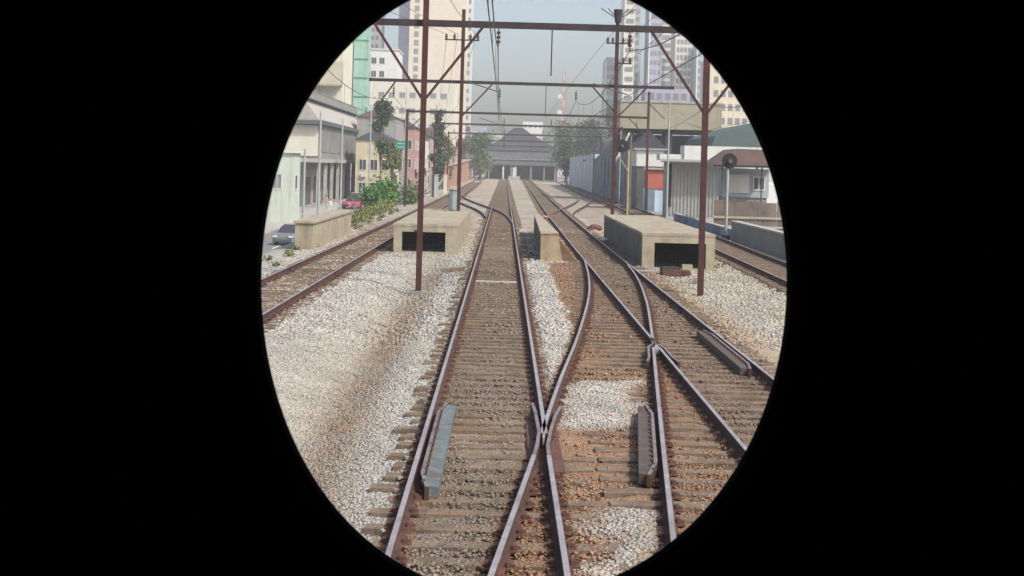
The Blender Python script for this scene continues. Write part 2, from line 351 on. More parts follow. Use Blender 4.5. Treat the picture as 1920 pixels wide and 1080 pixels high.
# check rails
def check(label, f, side, y0, y1, plate, pw):
    t = thing('check_rail', label, 'check rail', (float(f(y0)), y0, 0), 'check rails')
    g = .115
    pts = [(float(f(y0)) + side * (g + .09), y0), (float(f(y0 + .7)) + side * g, y0 + .7), (float(f(y1 - .7)) + side * g, y1 - .7), (float(f(y1)) + side * (g + .09), y1)]
    flat(pts, 'rail', t)
    o = .165
    MB().sweep([(float(f(y)) + side * (o + pw / 2), y) for y in np.linspace(y0 + .1, y1 - .05, 8)], [(-pw / 2, -.01), (pw / 2, -.03), (pw / 2, -.15), (-pw / 2, -.15)]).build('side_plate', plate, t)
    y = y0 + .3; x = float(f(y)) + side * .15; bo = MB().box(x - .022, x + .022, y - .035, y + .035, -.07, .0).build('bolt', 'clip', t)
    yy = y + STEP / 2
    while yy < y1 - .2:
        dup(bo, t, (float(f(yy)) + side * .15 - x, yy - y, 0)); yy += STEP / 2
check('blue-grey check rail with plate along left rail of main track', mainL, 1, 14.9, 20.2, 'plate', .17)
M['plate2'] = mat('brown_plate', (.085, .065, .055), .75, .25, 4, .3)
check('dark brown check rail beside the white ballast patch of the turnout', dvR, -1, 15.8, 20.5, 'plate2', .16)
check('long rusty check rail inside far right rail beyond the frog', rtR, -1, 24.6, 30.4, 'plate2', .2)
t_lf = thing('railway_track', 'rusty left track curving beside the hedge and tan parapet', 'railway track', (-6, 30, 0), 'railway tracks')
rail(ypath(lfL, 22, 374), t_lf); rail(ypath(lfR, 22, 374), t_lf)
sleepers(t_lf, 24, 300, STEP, lambda y: float(lfL(y)) - .45, lambda y: float(lfR(y)) + .45); fastenings(t_lf, lfR, 24, 90, STEP); fastenings(t_lf, lfL, 24, 90, STEP)
t_fr = thing('railway_track', 'outermost right track passing the round signal and grey parapet', 'railway track', (10, 40, 0), 'railway tracks')
rail(ypath(frL, 32, 374), t_fr); rail(ypath(frR, 32, 374), t_fr)
sleepers(t_fr, 33, 300, STEP, lambda y: float(frL(y)) - .45, lambda y: float(frR(y)) + .45); fastenings(t_fr, frL, 34, 90, STEP)
# far crossover left track -> main, and far turnout on the right
t_cx = thing('railway_crossover', 'rusty crossover rails from left track to main track beyond the cabinet', 'railway crossover', (-2, 100, 0))
c1 = smooth([(86, .66), (90, .62), (98, .36), (108, -.2), (120, -1.45), (132, -2.75), (150, -4.4), (172, -5.3)], 60)
c2 = lambda y: c1(y) - G
rail(ypath(c1, 87, 171), t_cx, 'closure_rail'); rail(ypath(c2, 95, 171), t_cx, 'closure_rail')
t_cy = thing('railway_crossover', 'rusty turnout rails leading from right track to the outermost track', 'railway crossover', (7, 100, 0))
c3 = smooth([(95, 4.95), (104, 5.3), (118, 6.6), (132, 8.2), (150, 9.9), (170, 11.2)], 60); c4 = lambda y: c3(y) - 1.5
rail(ypath(c3, 96, 169), t_cy, 'closure_rail'); rail(ypath(c4, 108, 169), t_cy, 'closure_rail')

# ------------------------------------------------------------------ ground
def sstep(a, b, x): t = np.clip((x - a) / (b - a), 0, 1); return t * t * (3 - 2 * t)
def vnoise(X, Y, s, seed):
    r = np.random.default_rng(seed); T = r.random((256, 256)); x = X / s; y = Y / s; xi = np.floor(x).astype(int); yi = np.floor(y).astype(int); fx = x - xi; fy = y - yi
    fx = fx * fx * (3 - 2 * fx); fy = fy * fy * (3 - 2 * fy); g = lambda a, b: T[a % 256, b % 256]
    return (g(xi, yi) * (1 - fx) + g(xi + 1, yi) * fx) * (1 - fy) + (g(xi, yi + 1) * (1 - fx) + g(xi + 1, yi + 1) * fx) * fy
def street_z(Y): return np.clip(-2.7 + (Y - 100) * .012, -3.2, -.5)
def patch(X, Y, x0, x1, y0, y1, e=.35):
    n = (vnoise(X, Y, .5, 3) - .5) * .7
    return sstep(x0 - e, x0 + e, X + n) * (1 - sstep(x1 - e, x1 + e, X + n)) * sstep(y0 - e * 2, y0 + e * 2, Y + n * 2) * (1 - sstep(y1 - e * 2, y1 + e * 2, Y + n * 2))
def cover(X, Y):   # where ballast lies over the sleepers
    a = patch(X, Y, np.interp(Y, [10, 15], [.95, 1.0]) + 0 * X, dvR(Y) - .25, 9, 14.6) + patch(X, Y, dvL(Y) + .2, dvR(Y) - .3, 19.3, 23.7)
    e_ = np.minimum(dvL(Y) - .35, 1.62 + .25 * (vnoise(X, Y, 1.2, 8) - .5)); b = sstep(mainR(Y) + .15, mainR(Y) + .35, X) * (1 - sstep(e_, e_ + .22, X)) * (Y > 21) * (Y < 53)
    return np.clip(a + b, 0, 1)
def gz(X, Y, fine=True):
    z = np.full_like(X, -.20)
    z -= .30 * np.exp(-((X + 2.75) / .85) ** 2) * (1 - sstep(50, 58, Y)) * sstep(-6, 6, Y)
    z -= .08 * sstep(5.6, 6.4, X)
    z += .06 * cover(X, Y)
    z = np.where(X < -8.6, z + (street_z(Y) - z) * sstep(-9.3, -12.6, -(-X) if False else X * 1.0) if False else z, z)
    tl = 1 - sstep(-12.8, -9.6, X); z = z * (1 - tl) + street_z(Y) * tl
    if fine: z += (vnoise(X, Y, .6, 1) - .5) * .05 + (vnoise(X, Y, .17, 2) - .5) * .03
    return z
def gcol(X, Y):
    lin = lambda r, g, b: np.array([r, g, b])
    white = lin(.40, .385, .345); brown = lin(.25, .185, .125); grey = lin(.155, .13, .11); rustc = lin(.27, .15, .085); tanc = lin(.36, .285, .20); street = lin(.33, .32, .30)
    n1 = vnoise(X, Y, 2.3, 11); n2 = vnoise(X, Y, .8, 12); n3 = vnoise(X, Y, 6, 13)
    c = np.ones(X.shape + (3,)) * white
    def mixc(c, k, d): k = np.clip(k, 0, 1)[..., None]; return c * (1 - k) + d * k
    c = mixc(c, .18 * n3 + .3 * sstep(5.8, 7.5, X), tanc)
    ctr = np.interp(Y, [12, 18, 24, 36, 60], [-2.0, -2.3, -2.45, -2.5, -2.5])
    c = mixc(c, np.exp(-((X - ctr) / .5) ** 2) * (.5 + .55 * n2) * (1 - sstep(42, 60, Y)), brown)
    c = mixc(c, np.exp(-((X + 3.2) / .8) ** 2) * .2 * n1, brown)
    inm = sstep(mainL(Y) - .12, mainL(Y) + .1, X) * (1 - sstep(mainR(Y) - .05, mainR(Y) + .3, X))
    c = mixc(c, inm * .95, grey * .75 + brown * .28)
    c = mixc(c, inm * sstep(61, 63, Y) * (1 - sstep(88, 100, Y)) * .7, lin(.085, .075, .07))
    c = mixc(c, inm * sstep(.55, .85, n1) * .4 * (1 - sstep(20, 40, Y)), tanc)
    inr = sstep(rtL(Y) - .25, rtL(Y), X) * (1 - sstep(rtR(Y) + .1, rtR(Y) + .9, X)) * 1.0
    c = mixc(c, inr * .95, grey * .65 + rustc * .32)
    ind = sstep(dvL(Y) - .25, dvL(Y) - .05, X) * (1 - sstep(rtL(Y), rtL(Y) + .1, X)) * (Y < 54)
    c = mixc(c, ind * .95, rustc * .85 + tanc * .12)
    # rusty verge left of the closure rail between y 33 and 54, right verge of the right track
    c = mixc(c, patch(X, Y, 1.5, 3.4, 30, 53, .3) * .95, rustc * .7 + tanc * .15)
    c = mixc(c, sstep(rtR(Y), rtR(Y) + .2, X) * (1 - sstep(rtR(Y) + .7, rtR(Y) + 1.9, X)) * .85 * (1 - sstep(50, 60, Y)), tanc * .8 + rustc * .15)
    for f in (mainL, mainR, lfR, lfL, frL, frR, dvL, dvR):
        ok = (Y < 52) if f in (dvL, dvR) else 1
        c = mixc(c, np.exp(-((X - f(Y)) / .17) ** 2) * .8 * ok, rustc * .7)
    for a, b in ((lfL, lfR), (frL, frR)):
        c = mixc(c, sstep(a(Y), a(Y) + .2, X) * (1 - sstep(b(Y) - .2, b(Y), X)) * .45, tanc * .7 + grey * .25)
    c = mixc(c, cover(X, Y) * .95, white * .92 + tanc * .08)
    c = mixc(c, patch(X, Y, 4.8, 7.5, 56, 95, .4) * .5 , lin(.38, .30, .25))
    far = sstep(50, 75, Y) * (X > -9) * (X < 14); n5 = vnoise(X, Y, 1.1, 21); n6 = vnoise(X, Y / 3, .45, 22); c = mixc(c, far * (.25 + .55 * n1), tanc * .95); c = mixc(c, far * sstep(.62, .85, n5) * .6, rustc * .6 + grey * .3); c = mixc(c, far * sstep(.6, .9, n6) * .5, white)
    c = mixc(c, 1 - sstep(-9.6, -8.6, X), street * .8 + white * .2)
    c = mixc(c, sstep(13, 14, X), street)
    c *= (.88 + .24 * n2)[..., None]
    return c
PITS = [(-4.45, -1.95, 56.8, 76.0), (1.0, 1.6, 54.3, 78.0), (5.62, 8.2, 52.4, 72.0)]
xs = np.concatenate([[-900, -400, -200, -100, -60, -40, -30, -25, -20, -17], np.arange(-15, -8.6, .4), np.arange(-8.6, 13.2, .075), [13.4, 14, 15, 17, 20, 25, 35, 60, 100, 200, 400, 900]])
for p in PITS: xs = np.concatenate([xs, [p[0], p[1]]])
xs = np.unique(np.round(xs, 4))
ys = [-80, -40, -20, -10, -4, 0, 3, 5]; y = 7.0
while y < 420: ys.append(y); y *= 1.0085
ys += [460, 520, 700, 1000, 2000, 3500]
for p in PITS: ys += [p[2], p[3]]
ys = np.unique(np.round(np.array(ys, float), 4))
XX, YY = np.meshgrid(xs, ys); ZZ = gz(XX, YY)
fardamp = sstep(60, 120, YY); ZZ = ZZ * (1 - fardamp) + gz(XX, YY, False) * fardamp
def grid_mesh(name, XX, YY, ZZ, col, matn, keep=None):
    ny, nx = XX.shape; me = bpy.data.meshes.new(name)
    idx = np.arange(ny * nx).reshape(ny, nx); q = np.stack([idx[:-1, :-1], idx[:-1, 1:], idx[1:, 1:], idx[1:, :-1]], -1).reshape(-1, 4)
    if keep is not None: q = q[keep.reshape(-1)]
    me.vertices.add(ny * nx); me.vertices.foreach_set('co', np.stack([XX, YY, ZZ], -1).astype(np.float32).ravel())
    me.loops.add(len(q) * 4); me.loops.foreach_set('vertex_index', q.astype(np.int32).ravel())
    me.polygons.add(len(q)); me.polygons.foreach_set('loop_start', np.arange(len(q), dtype=np.int32) * 4); me.polygons.foreach_set('loop_total', np.full(len(q), 4, np.int32))
    me.polygons.foreach_set('use_smooth', np.ones(len(q), bool))
    me.update(); at = me.attributes.new('col', 'FLOAT_COLOR', 'POINT')
    at.data.foreach_set('color', np.concatenate([col.reshape(-1, 3), np.ones((ny * nx, 1))], 1).astype(np.float32).ravel())
    me.materials.append(M[matn]); me.validate(); o = bpy.data.objects.new(name, me); C.objects.link(o); return o
cxm = (XX[:-1, :-1] + XX[:-1, 1:]) / 2; cym = (YY[:-1, :-1] + YY[1:, :-1]) / 2
keep = np.ones(cxm.shape, bool)
for p in PITS: keep &= ~((cxm > p[0]) & (cxm < p[1]) & (cym > p[2]) & (cym < p[3]))
struct(grid_mesh('ground', XX, YY, ZZ, gcol(XX, YY), 'ground', keep))
# pit walls under the openings
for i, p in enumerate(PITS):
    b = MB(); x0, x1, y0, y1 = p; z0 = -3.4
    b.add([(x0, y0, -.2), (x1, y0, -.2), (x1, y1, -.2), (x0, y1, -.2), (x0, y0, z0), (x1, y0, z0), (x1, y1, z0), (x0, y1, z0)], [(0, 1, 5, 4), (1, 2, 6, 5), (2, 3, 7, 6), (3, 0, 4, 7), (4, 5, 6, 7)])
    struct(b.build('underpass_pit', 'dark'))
# loose ballast stones
def stones(n, x0, x1, y0, y1, smin, smax, ypow=1.0):
    X = RNG.uniform(x0, x1, n); t = RNG.random(n); Y = y0 + (y1 - y0) * t ** ypow
    k = np.ones(n, bool)
    for f in (mainL, mainR, rtL, rtR, dvL, dvR): k &= np.abs(X - f(Y)) > .09
    onsl = ((X > mainL(Y) - .2) & (X < mainR(Y) + .55)) | ((X > dvL(Y) - .4) & (X < rtR(Y) + .6))
    k &= (~onsl) | (cover(X, Y) > .5) | (RNG.random(n) < .62 * sstep(.42, .66, vnoise(X, Y / 1.6, .9, 41)) + .05)
    X = X[k]; Y = Y[k]; n = len(X); s = RNG.uniform(smin, smax, n); z = gz(X, Y) + s * .08
    z = np.where(onsl[k] & (RNG.random(n) < .5), np.maximum(z, -.165 + s * .1), z)
    base = np.array([(x, y_, zz) for zz in (-1, 1) for y_ in (-1, 1) for x in (-1, 1)], float) * .5
    V = base[None] * (1 + RNG.uniform(-.45, .3, (n, 8, 3))); V[:, :, 2] *= .6
    a = RNG.uniform(0, 6.28, n); b = RNG.uniform(-.6, .6, n); ca, sa, cb, sb = np.cos(a), np.sin(a), np.cos(b), np.sin(b)
    x = V[:, :, 0] * cb[:, None] + V[:, :, 2] * sb[:, None]; zz = -V[:, :, 0] * sb[:, None] + V[:, :, 2] * cb[:, None]; yy = V[:, :, 1]
    V = np.stack([x * ca[:, None] - yy * sa[:, None], x * sa[:, None] + yy * ca[:, None], zz], -1) * s[:, None, None] + np.stack([X, Y, z], -1)[:, None]
    q = np.array([(0, 2, 3, 1), (4, 5, 7, 6), (0, 1, 5, 4), (1, 3, 7, 5), (3, 2, 6, 7), (2, 0, 4, 6)])
    F = (np.arange(n)[:, None, None] * 8 + q[None]).reshape(-1, 4)
    col = gcol(X, Y) * RNG.uniform(.78, 1.15, (n, 1)) * (1 + RNG.normal(0, .05, (n, 3)))
    me = bpy.data.meshes.new('ballast'); me.vertices.add(n * 8); me.vertices.foreach_set('co', V.astype(np.float32).ravel())
    me.loops.add(len(F) * 4); me.loops.foreach_set('vertex_index', F.astype(np.int32).ravel()); me.polygons.add(len(F))
    me.polygons.foreach_set('loop_start', np.arange(len(F), dtype=np.int32) * 4); me.polygons.foreach_set('loop_total', np.full(len(F), 4, np.int32)); me.update()
    at = me.attributes.new('col', 'FLOAT_COLOR', 'POINT'); cc = np.repeat(np.concatenate([col, np.ones((n, 1))], 1), 8, 0); at.data.foreach_set('color', cc.astype(np.float32).ravel())
    me.materials.append(M['stone']); o = bpy.data.objects.new('ballast', me); C.objects.link(o); return o
stuff(stones(170000, -5.2, 5.6, 10, 30, .016, .043, 1.2), 'loose pale crushed stones lying over the track bed near the train', 'ballast')
stuff(stones(70000, -8.5, 11.5, 29, 84, .035, .085, 1.25), 'loose pale crushed stones lying over the track bed further away', 'ballast')
# street on the left and its pavement
def strip(name, x0, x1, y0, y1, m_, dz, n=30, th=None):
    b = MB(); vs = []
    for i in range(n + 1):
        y = y0 + (y1 - y0) * i / n; z = float(street_z(np.array(y))) + dz; vs += [(x0, y, z), (x1, y, z), (x1, y, z - .2), (x0, y, z - .2)]
    b.add(vs, [(i * 4 + j, i * 4 + (j + 1) % 4, i * 4 + 4 + (j + 1) % 4, i * 4 + 4 + j) for i in range(n) for j in range(4)] + [(0, 1, 2, 3), (n * 4 + 3, n * 4 + 2, n * 4 + 1, n * 4)])
    return struct(b.build(name, m_))
strip('street', -19.5, -13.2, 55, 330, 'asph', .03); strip('pavement', -21.9, -19.5, 55, 330, 'pave', .15); strip('pavement', -13.2, -12.6, 55, 330, 'pave', .16)

rm = MB()
for y in np.arange(60, 300, 7.0): z = float(street_z(np.array(y))) + .036; rm.add([(-16.42, y, z), (-16.28, y, z), (-16.28, y + 3, z + .036), (-16.42, y + 3, z + .036)], [(0, 1, 2, 3)])
struct(rm.build('road_marking', 'white'))

# ------------------------------------------------------------------ concrete boxes and parapets over the underpass
def joints(t, x0, x1, y0, y1, z1):
    for y in np.arange(y0 + 3, y1, 4.0):
        MB().box(x0 - .004, x0 - .001, y, y + .035, -.4, z1 - .01).build('joint', 'dsteel', t); MB().box(x1 + .001, x1 + .004, y, y + .035, -.4, z1 - .01).build('joint', 'dsteel', t)
        MB().box(x0 + .02, x1 - .02, y, y + .035, z1 + .111, z1 + .114).build('joint', 'concg', t)
def hollow_box(label, x0, x1, y0, y1, z1, ox0, ox1, oz0, oz1, left='conc', matn='conc'):
    t = thing('concrete_box', label, 'concrete box', ((x0 + x1) / 2, y0, 0), 'concrete boxes between the tracks')
    w_ = .22; z0 = -.5
    b = MB()
    b.box(x0, ox0, y0, y0 + w_, z0, z1); b.box(ox1, x1, y0, y0 + w_, z0, z1); b.box(ox0, ox1, y0, y0 + w_, oz1, z1)
    if oz0 > z0: b.box(ox0, ox1, y0, y0 + w_, z0, oz0)
    b.build('front_wall', matn, t)
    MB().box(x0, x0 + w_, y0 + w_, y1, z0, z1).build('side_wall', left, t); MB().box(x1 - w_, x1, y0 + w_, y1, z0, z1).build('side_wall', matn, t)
    MB().box(x0 + w_, x1 - w_, y1 - w_, y1, z0, z1).build('back_wall', matn, t)
    ln = MB(); ln.box(x0 + w_ + .002, x0 + w_ + .03, y0 + w_ + .01, y1 - w_ - .01, z0 - 2, z1 - .03); ln.box(x1 - w_ - .03, x1 - w_ - .002, y0 + w_ + .01, y1 - w_ - .01, z0 - 2, z1 - .03); ln.box(x0 + w_ + .04, x1 - w_ - .04, y1 - w_ - .05, y1 - w_ - .01, z0 - 2, z1 - .03); ln.build('shade_lining', 'dark', t)  # added near-black sheets painting the shade of depth inside the box
    MB().box(x0 - .015, x1 + .015, y0 - .015, y1 + .015, z1 + .002, z1 + .11).build('cover_slab', matn, t)
    joints(t, x0, x1, y0, y1, z1)
    return t
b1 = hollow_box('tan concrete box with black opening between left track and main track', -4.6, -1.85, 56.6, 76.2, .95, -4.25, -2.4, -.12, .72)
MB().box(-3.72, -3.45, 56.58, 56.84, .72, .80).build('broken_notch_shade', 'dark', b1)  # dark block painting the shaded gap of a broken notch
b2 = hollow_box('larger concrete box with black opening on the right beyond the mast', 5.5, 8.35, 52.2, 72.2, 1.05, 5.98, 8.0, -.2, .78, left='concshade')
MB().box(7.05, 7.45, 51.9, 52.15, -.3, -.03).build('broken_block', 'conc', b2)
mb_ = thing('concrete_box', 'low rust stained concrete box between main track and right track', 'concrete box', (2, 54, 0), 'concrete boxes between the tracks')
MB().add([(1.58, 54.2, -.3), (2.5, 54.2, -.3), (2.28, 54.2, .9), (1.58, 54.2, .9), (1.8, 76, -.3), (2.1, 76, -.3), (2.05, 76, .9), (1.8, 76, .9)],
         [(0, 1, 2, 3), (4, 7, 6, 5), (3, 2, 6, 7), (1, 5, 6, 2)]).add([(1.58, 54.2, -.3), (1.58, 54.2, .9), (1.8, 76, .9), (1.8, 76, -.3)], [(0, 1, 2, 3)], 1).build('tapering_body', ['conc2', 'concshade'], mb_)
MB().add([(2.46, 54.3, -.3), (3.08, 54.1, -.19), (2.31, 54.3, .72), (2.12, 70, -.3), (2.5, 70, -.19), (2.1, 70, .5), (3.05, 58, -.19), (2.3, 60, .68)], [(0, 1, 2), (1, 6, 7, 2), (6, 4, 5, 7), (3, 5, 4)]).build('soil_bank', 'conc3', mb_)
MB().prism([(1.56, 54.17), (2.3, 54.17), (2.07, 76.05), (1.78, 76.05)], 'z', .902, .955).build('coping', 'conc', mb_)
tag(MB().box(1.005, 1.59, 77.3, 77.95, -.72, -.06).build('concrete_beam', 'white'), 'pale concrete beam end closing the slot beside the main track', 'beam')
struct(MB().box(-.8, .5, 54, 62, -.33, -.17).build('bridge_deck', 'deck'))
tag(MB().box(-.82, .52, 43.1, 43.6, -.3, -.145).build('cross_plate', 'pave'), 'pale cross plate laid between the main track rails', 'plate')
pl = thing('parapet_wall', 'tan concrete parapet block beside left track and street', 'parapet wall', (-8.3, 57, 0))
MB().box(-8.85, -8.1, 57, 71.5, -3.2, .93).build('wall', 'conc', pl); MB().box(-8.93, -8.02, 56.93, 71.6, .932, 1.03).build('coping', 'conc', pl)
pr = thing('parapet_wall', 'grey concrete parapet along the outermost right track', 'parapet wall', (12.95, 53, 0))
MB().box(12.95, 13.3, 46, 75.4, -.4, .8).build('wall', 'concg', pr); MB().box(12.88, 13.37, 45.95, 75.45, .802, .9).build('coping', 'pave', pr)
lb = thing('boundary_wall', 'low blue-grey wall behind the near round signal', 'low wall', (13.4, 80, 0))
MB().box(13.35, 13.6, 76, 104, -.4, .25).build('wall', 'blueg', lb); MB().box(13.32, 13.65, 75.97, 104, .252, .33).build('coping', 'pave', lb)
# point machine beside the switch, rock pile, small blocks
pm = thing('point_machine', 'rusty point machine and rods at foot of large concrete box', 'point machine', (6, 49, 0))
MB().box(5.9, 6.6, 48.6, 49.6, -.24, .02).build('casing', 'clip', pm); MB().box(5.95, 6.55, 48.65, 49.55, .022, .06).build('lid', 'dsteel', pm)
MB().tube([(4.7, 49, -.1), (6.0, 49, -.1)], .03).build('throw_rod', 'gpole', pm); MB().box(6.7, 7.0, 49.2, 49.8, -.24, -.08).build('motor_cover', 'rust', pm)
for i, (x, y, a, L) in enumerate([(-2.1, 47.5, .5, .9), (6.6, 45.8, 1.1, .7), (3.2, 82, 2.2, 1.1), (-1.7, 92, .3, 1.3)]):
    db = MB().bar((x, y, -.17), (x + math.cos(a) * L, y + math.sin(a) * L, -.13), .14, .07).build('timber_offcut', 'wood')
    tag(db, ['short timber offcut lying just beyond the nearest left mast', 'short timber offcut lying near the nearest right mast foot', 'timber offcut lying between far main and right tracks', 'timber offcut lying left of far main track'][i], 'timber offcut')
def rock(x, y, z, s, name, label, m_, cat):
    bm = bmesh.new(); bmesh.ops.create_icosphere(bm, subdivisions=2, radius=s)
    for v in bm.verts: v.co = Vector((v.co.x * random.uniform(.8, 1.25), v.co.y * random.uniform(.8, 1.2), v.co.z * .6 * random.uniform(.7, 1.2)))
    me = bpy.data.meshes.new(name); bm.to_mesh(me); bm.free(); me.materials.append(M[m_]); o = bpy.data.objects.new(name, me); C.objects.link(o); o.location = (x, y, z); return tag(o, label, cat)
rock(5.75, 83, -.1, .42, 'rubble_heap', 'dark rubble heap beside right track behind the concrete box', 'clip', 'rubble')
rock(5.35, 69.5, -.08, .24, 'pale_rock', 'pale bright rock lying at left corner of the large concrete box', 'white', 'rock')
rock(3.05, 97, .0, .26, 'switch_stand', 'small rust red switch stand beside the right track', 'redw', 'switch stand')

# ------------------------------------------------------------------ overhead line gantries
def arm(t, x, y, z, l, s, n=2):
    a = MB().bar((x, y, z), (x + s * l, y, z), .07, .07).build('cross_arm', 'dsteel', t)
    for i in range(n):
        xx = x + s * (l - .08 - i * l * .45)
        ib = MB(); ib.tube([(xx, y, z + .03), (xx, y, z + .10)], .07, 8); ib.tube([(xx, y, z + .13), (xx, y, z + .2)], .09, 8); ib.tube([(xx, y, z + .22), (xx, y, z + .30)], .06, 8)
        ib.tube([(xx, y, z), (xx, y, z + .34)], .02, 6); ib.build('insulator', 'ceram', a)
def gantry(label, y, masts, beam, zb, braces, mz=12.6, mw=.17, bh=.2, arms=(), mcol='steel'):
    t = thing('overhead_gantry', label, 'overhead line gantry', (masts[0][0], y, 0), 'overhead line gantries across the tracks')
    for (x, z0, zt) in masts:
        b = MB(); b.box(x - mw / 2, x + mw / 2, y - .012, y + .012, z0, zt); b.box(x - mw / 2, x - mw / 2 + .022, y - mw / 2, y + mw / 2, z0, zt); b.box(x + mw / 2 - .022, x + mw / 2, y - mw / 2, y + mw / 2, z0, zt)
        b.box(x - mw / 2 - .004, x + mw / 2 + .004, y - mw / 2 - .012, y - mw / 2 - .001, z0, zt)
        m_ = b.build('mast', mcol, t)
        fb = MB().box(x - .28, x + .28, y - .28, y + .28, z0 - .25, z0 + .015).build('footing', 'concg', m_)
    x0, x1 = beam
    b = MB(); b.box(x0, x1, y + mw / 2 + .003, y + mw / 2 + .02 + .14, zb - bh / 2, zb + bh / 2); b.build('beam', 'dsteel', t)
    yb = y + mw / 2 + .08
    for (xa, za, xb_) in braces: MB().bar((xa, yb - .2, za), (xb_, yb - .2, zb - bh / 2 + .03), .08, .07).build('brace', 'steel', t)
    for (x, z, l, s) in arms: arm(t, x, y - mw / 2 - .05, z, l, s)
    return t
GM = 12.8
gantry('nearest gantry with full height rust-brown masts on both sides of the pair of tracks', 41.4, [(-2.55, -.35, GM), (6.2, -.3, GM)], (-7.9, 12.5), 8.0,
       [(-2.62, 5.65, -4.15), (-2.48, 5.65, -.75), (6.13, 5.45, 4.45), (6.27, 5.45, 8.1)])
gantry('second gantry, its left mast standing on the tan concrete box', 73.6, [(-2.45, 1.06, 12.2), (6.05, -.2, 12.35)], (-7.6, 9.3), 8.2,
       [(-2.4, 6.3, -.75), (-6.9, 7.0, -6.1), (5.98, 6.8, 4.75), (6.1, 6.4, 7.75)], mw=.19, bh=.17, arms=[(6.05, 10.55, .75, 1), (6.05, 10.55, .6, -1), (6.05, 9.45, .8, 1), (-2.45, 10.5, 1.0, -1), (-2.45, 10.5, .9, 1)])
gantry('third gantry spanning all four tracks, masts at hedge and yellow post', 119, [(-8.75, -.2, 8.5), (12.75, -.2, 10.6)], (-8.9, 12.75), 8.3,
       [(-8.7, 6.6, -7.0), (12.7, 6.5, 11.0), (12.75, 9.6, 14.2)], mw=.21, bh=.2)
for k, (y, x0, x1) in enumerate([(155, -8.3, 13.6), (200, -8.6, 14.4), (250, -8.8, 15.4), (305, -9, 16.4)]):
    gantry(['fourth gantry away, seen against the right-hand trees', 'fifth gantry away over the tracks', 'sixth gantry away in the haze', 'farthest gantry, just before the station'][k], y, [(x0 + .15, -.2, 8.6), (x1, -.2, 8.6)], (x0, x1), 8.4, [(x0 + .2, 6.8, x0 + 1.9), (x1, 6.8, x1 - 1.8)], mw=.21, bh=.2)
# top fittings on second-gantry right mast
tf = thing('mast_transformer', 'dark pot-shaped fitting with spread rods on top of mast', 'mast fitting', (6.05, 73.6, 11.9))
MB().tube([(6.05, 73.4, 11.7), (6.05, 73.4, 12.1), (6.05, 73.4, 12.4)], .18, 10, r2=.26).build('pot', 'dsteel', tf)
for dx in (-.95, -.55, .55, .95): MB().tube([(6.05, 73.4, 11.85), (6.05 + dx, 73.4, 12.45)], .025).build('rod', 'dsteel', tf)
# catenaries
def catenary(label, f, ymin, ymax, spans, zc=5.9, zm=7.3, dx=0.0):
    t = thing('catenary_wire', label, 'overhead wire', (float(f(41)) + dx, 41, 0), 'overhead contact wires')
    pc = []; pm_ = []
    for a, b in zip(spans[:-1], spans[1:]):
        for i in range(9):
            y = a + (b - a) * i / 8; x = float(f(y)) + dx; sag = 1 - 4 * (i / 8 - .5) ** 2
            pc.append((x, y, zc)); pm_.append((x, y, zm - sag * .75))
            if i in (2, 4, 6): pass
    MB().tube(pc, .011, 5).build('contact_wire', 'wire', t); MB().tube(pm_, .014, 5).build('messenger_wire', 'wire', t)
    for a, b in zip(spans[:-1], spans[1:]):
        if b > 210: break
        for i in (1, 2.7, 4.3, 6, 7.2):
            y = a + (b - a) * i / 8; x = float(f(y)) + dx; sag = 1 - 4 * (i / 8 - .5) ** 2
            MB().tube([(x, y, zc), (x, y, zm - sag * .75)], .007, 4).build('dropper', 'wire', t)
    for s in spans[1:]:
        if s > 260: break
        x = float(f(s)) + dx; b = MB()
        b.tube([(x, s, 7.95), (x, s, zm)], .02, 5)
        for k in range(3): b.tube([(x, s, 7.78 - k * .14), (x, s, 7.70 - k * .14)], .065, 8)
        b.build('insulator_string', 'ceram', t)
        MB().tube([(x - 1.1, s, zc + .35), (x, s, zc + .02)], .018, 5).build('steady_arm', 'wire', t)
SP = [8, 41.4, 73.6, 119, 155, 200, 250, 305, 370]
cm = lambda y: mainL(y) + G / 2
catenary('twin overhead wires above the main track', lambda y: np.interp(y, [8, 41.4, 73.6, 119, 400], [-.3, -.28, -.35, -.1, .1]), 8, 370, SP)
catenary('overhead wires above right running track', lambda y: rtL(y) + G / 2 - .3, 8, 370, SP)
catenary('overhead wires above left track', lambda y: lfL(y) + G / 2, 8, 370, [20] + SP[1:])
catenary('overhead wires above outermost right track', lambda y: frL(y) + G / 2, 8, 370, [35] + SP[2:])
fd = thing('feeder_wire', 'thin feeder wires strung between the mast tops on the right', 'overhead wire', (6, 41, 10))
for x, z in ((6.75, 10.75), (5.5, 10.75), (6.8, 9.65)): MB().tube([(x, y, z - .9 * (1 - 4 * (((y - 41.4) % 38) / 38 - .5) ** 2) * 0 ) for y in (20, 41.4, 73.4)] , .012, 5).build('wire', 'wire', fd)
MB().tube([(6.8, 73.4, 9.6), (10, 95, 9.0), (16, 119, 8.6), (24, 150, 11)], .012, 5).build('wire', 'wire', fd)
MB().tube([(5.5, 73.4, 10.8), (4.5, 110, 9.4), (4.6, 155, 9.0)], .012, 5).build('wire', 'wire', fd)
fl = thing('feeder_wire', 'thin slack wires on the left side between second and third gantry', 'overhead wire', (-2.5, 73, 10))
for dx, dz in ((-.9, 0), (-.3, 0), (.7, 0)): MB().tube([(-5.2 + dx * 3, 41.4, 10.8), (-3.6 + dx * 2, 57, 10.2), (-2.45 + dx, 73.5, 10.8), (-5 + dx, 119, 8.9), (-7, 155, 8.6)], .012, 5).build('wire', 'wire', fl)
tag(MB().tube([(1.38, 41.4, 7.92), (1.38, 41.4, 6.45)], .022).build('hanging_rod', 'dsteel'), 'thin rod hanging from middle of the nearest gantry beam', 'rod')
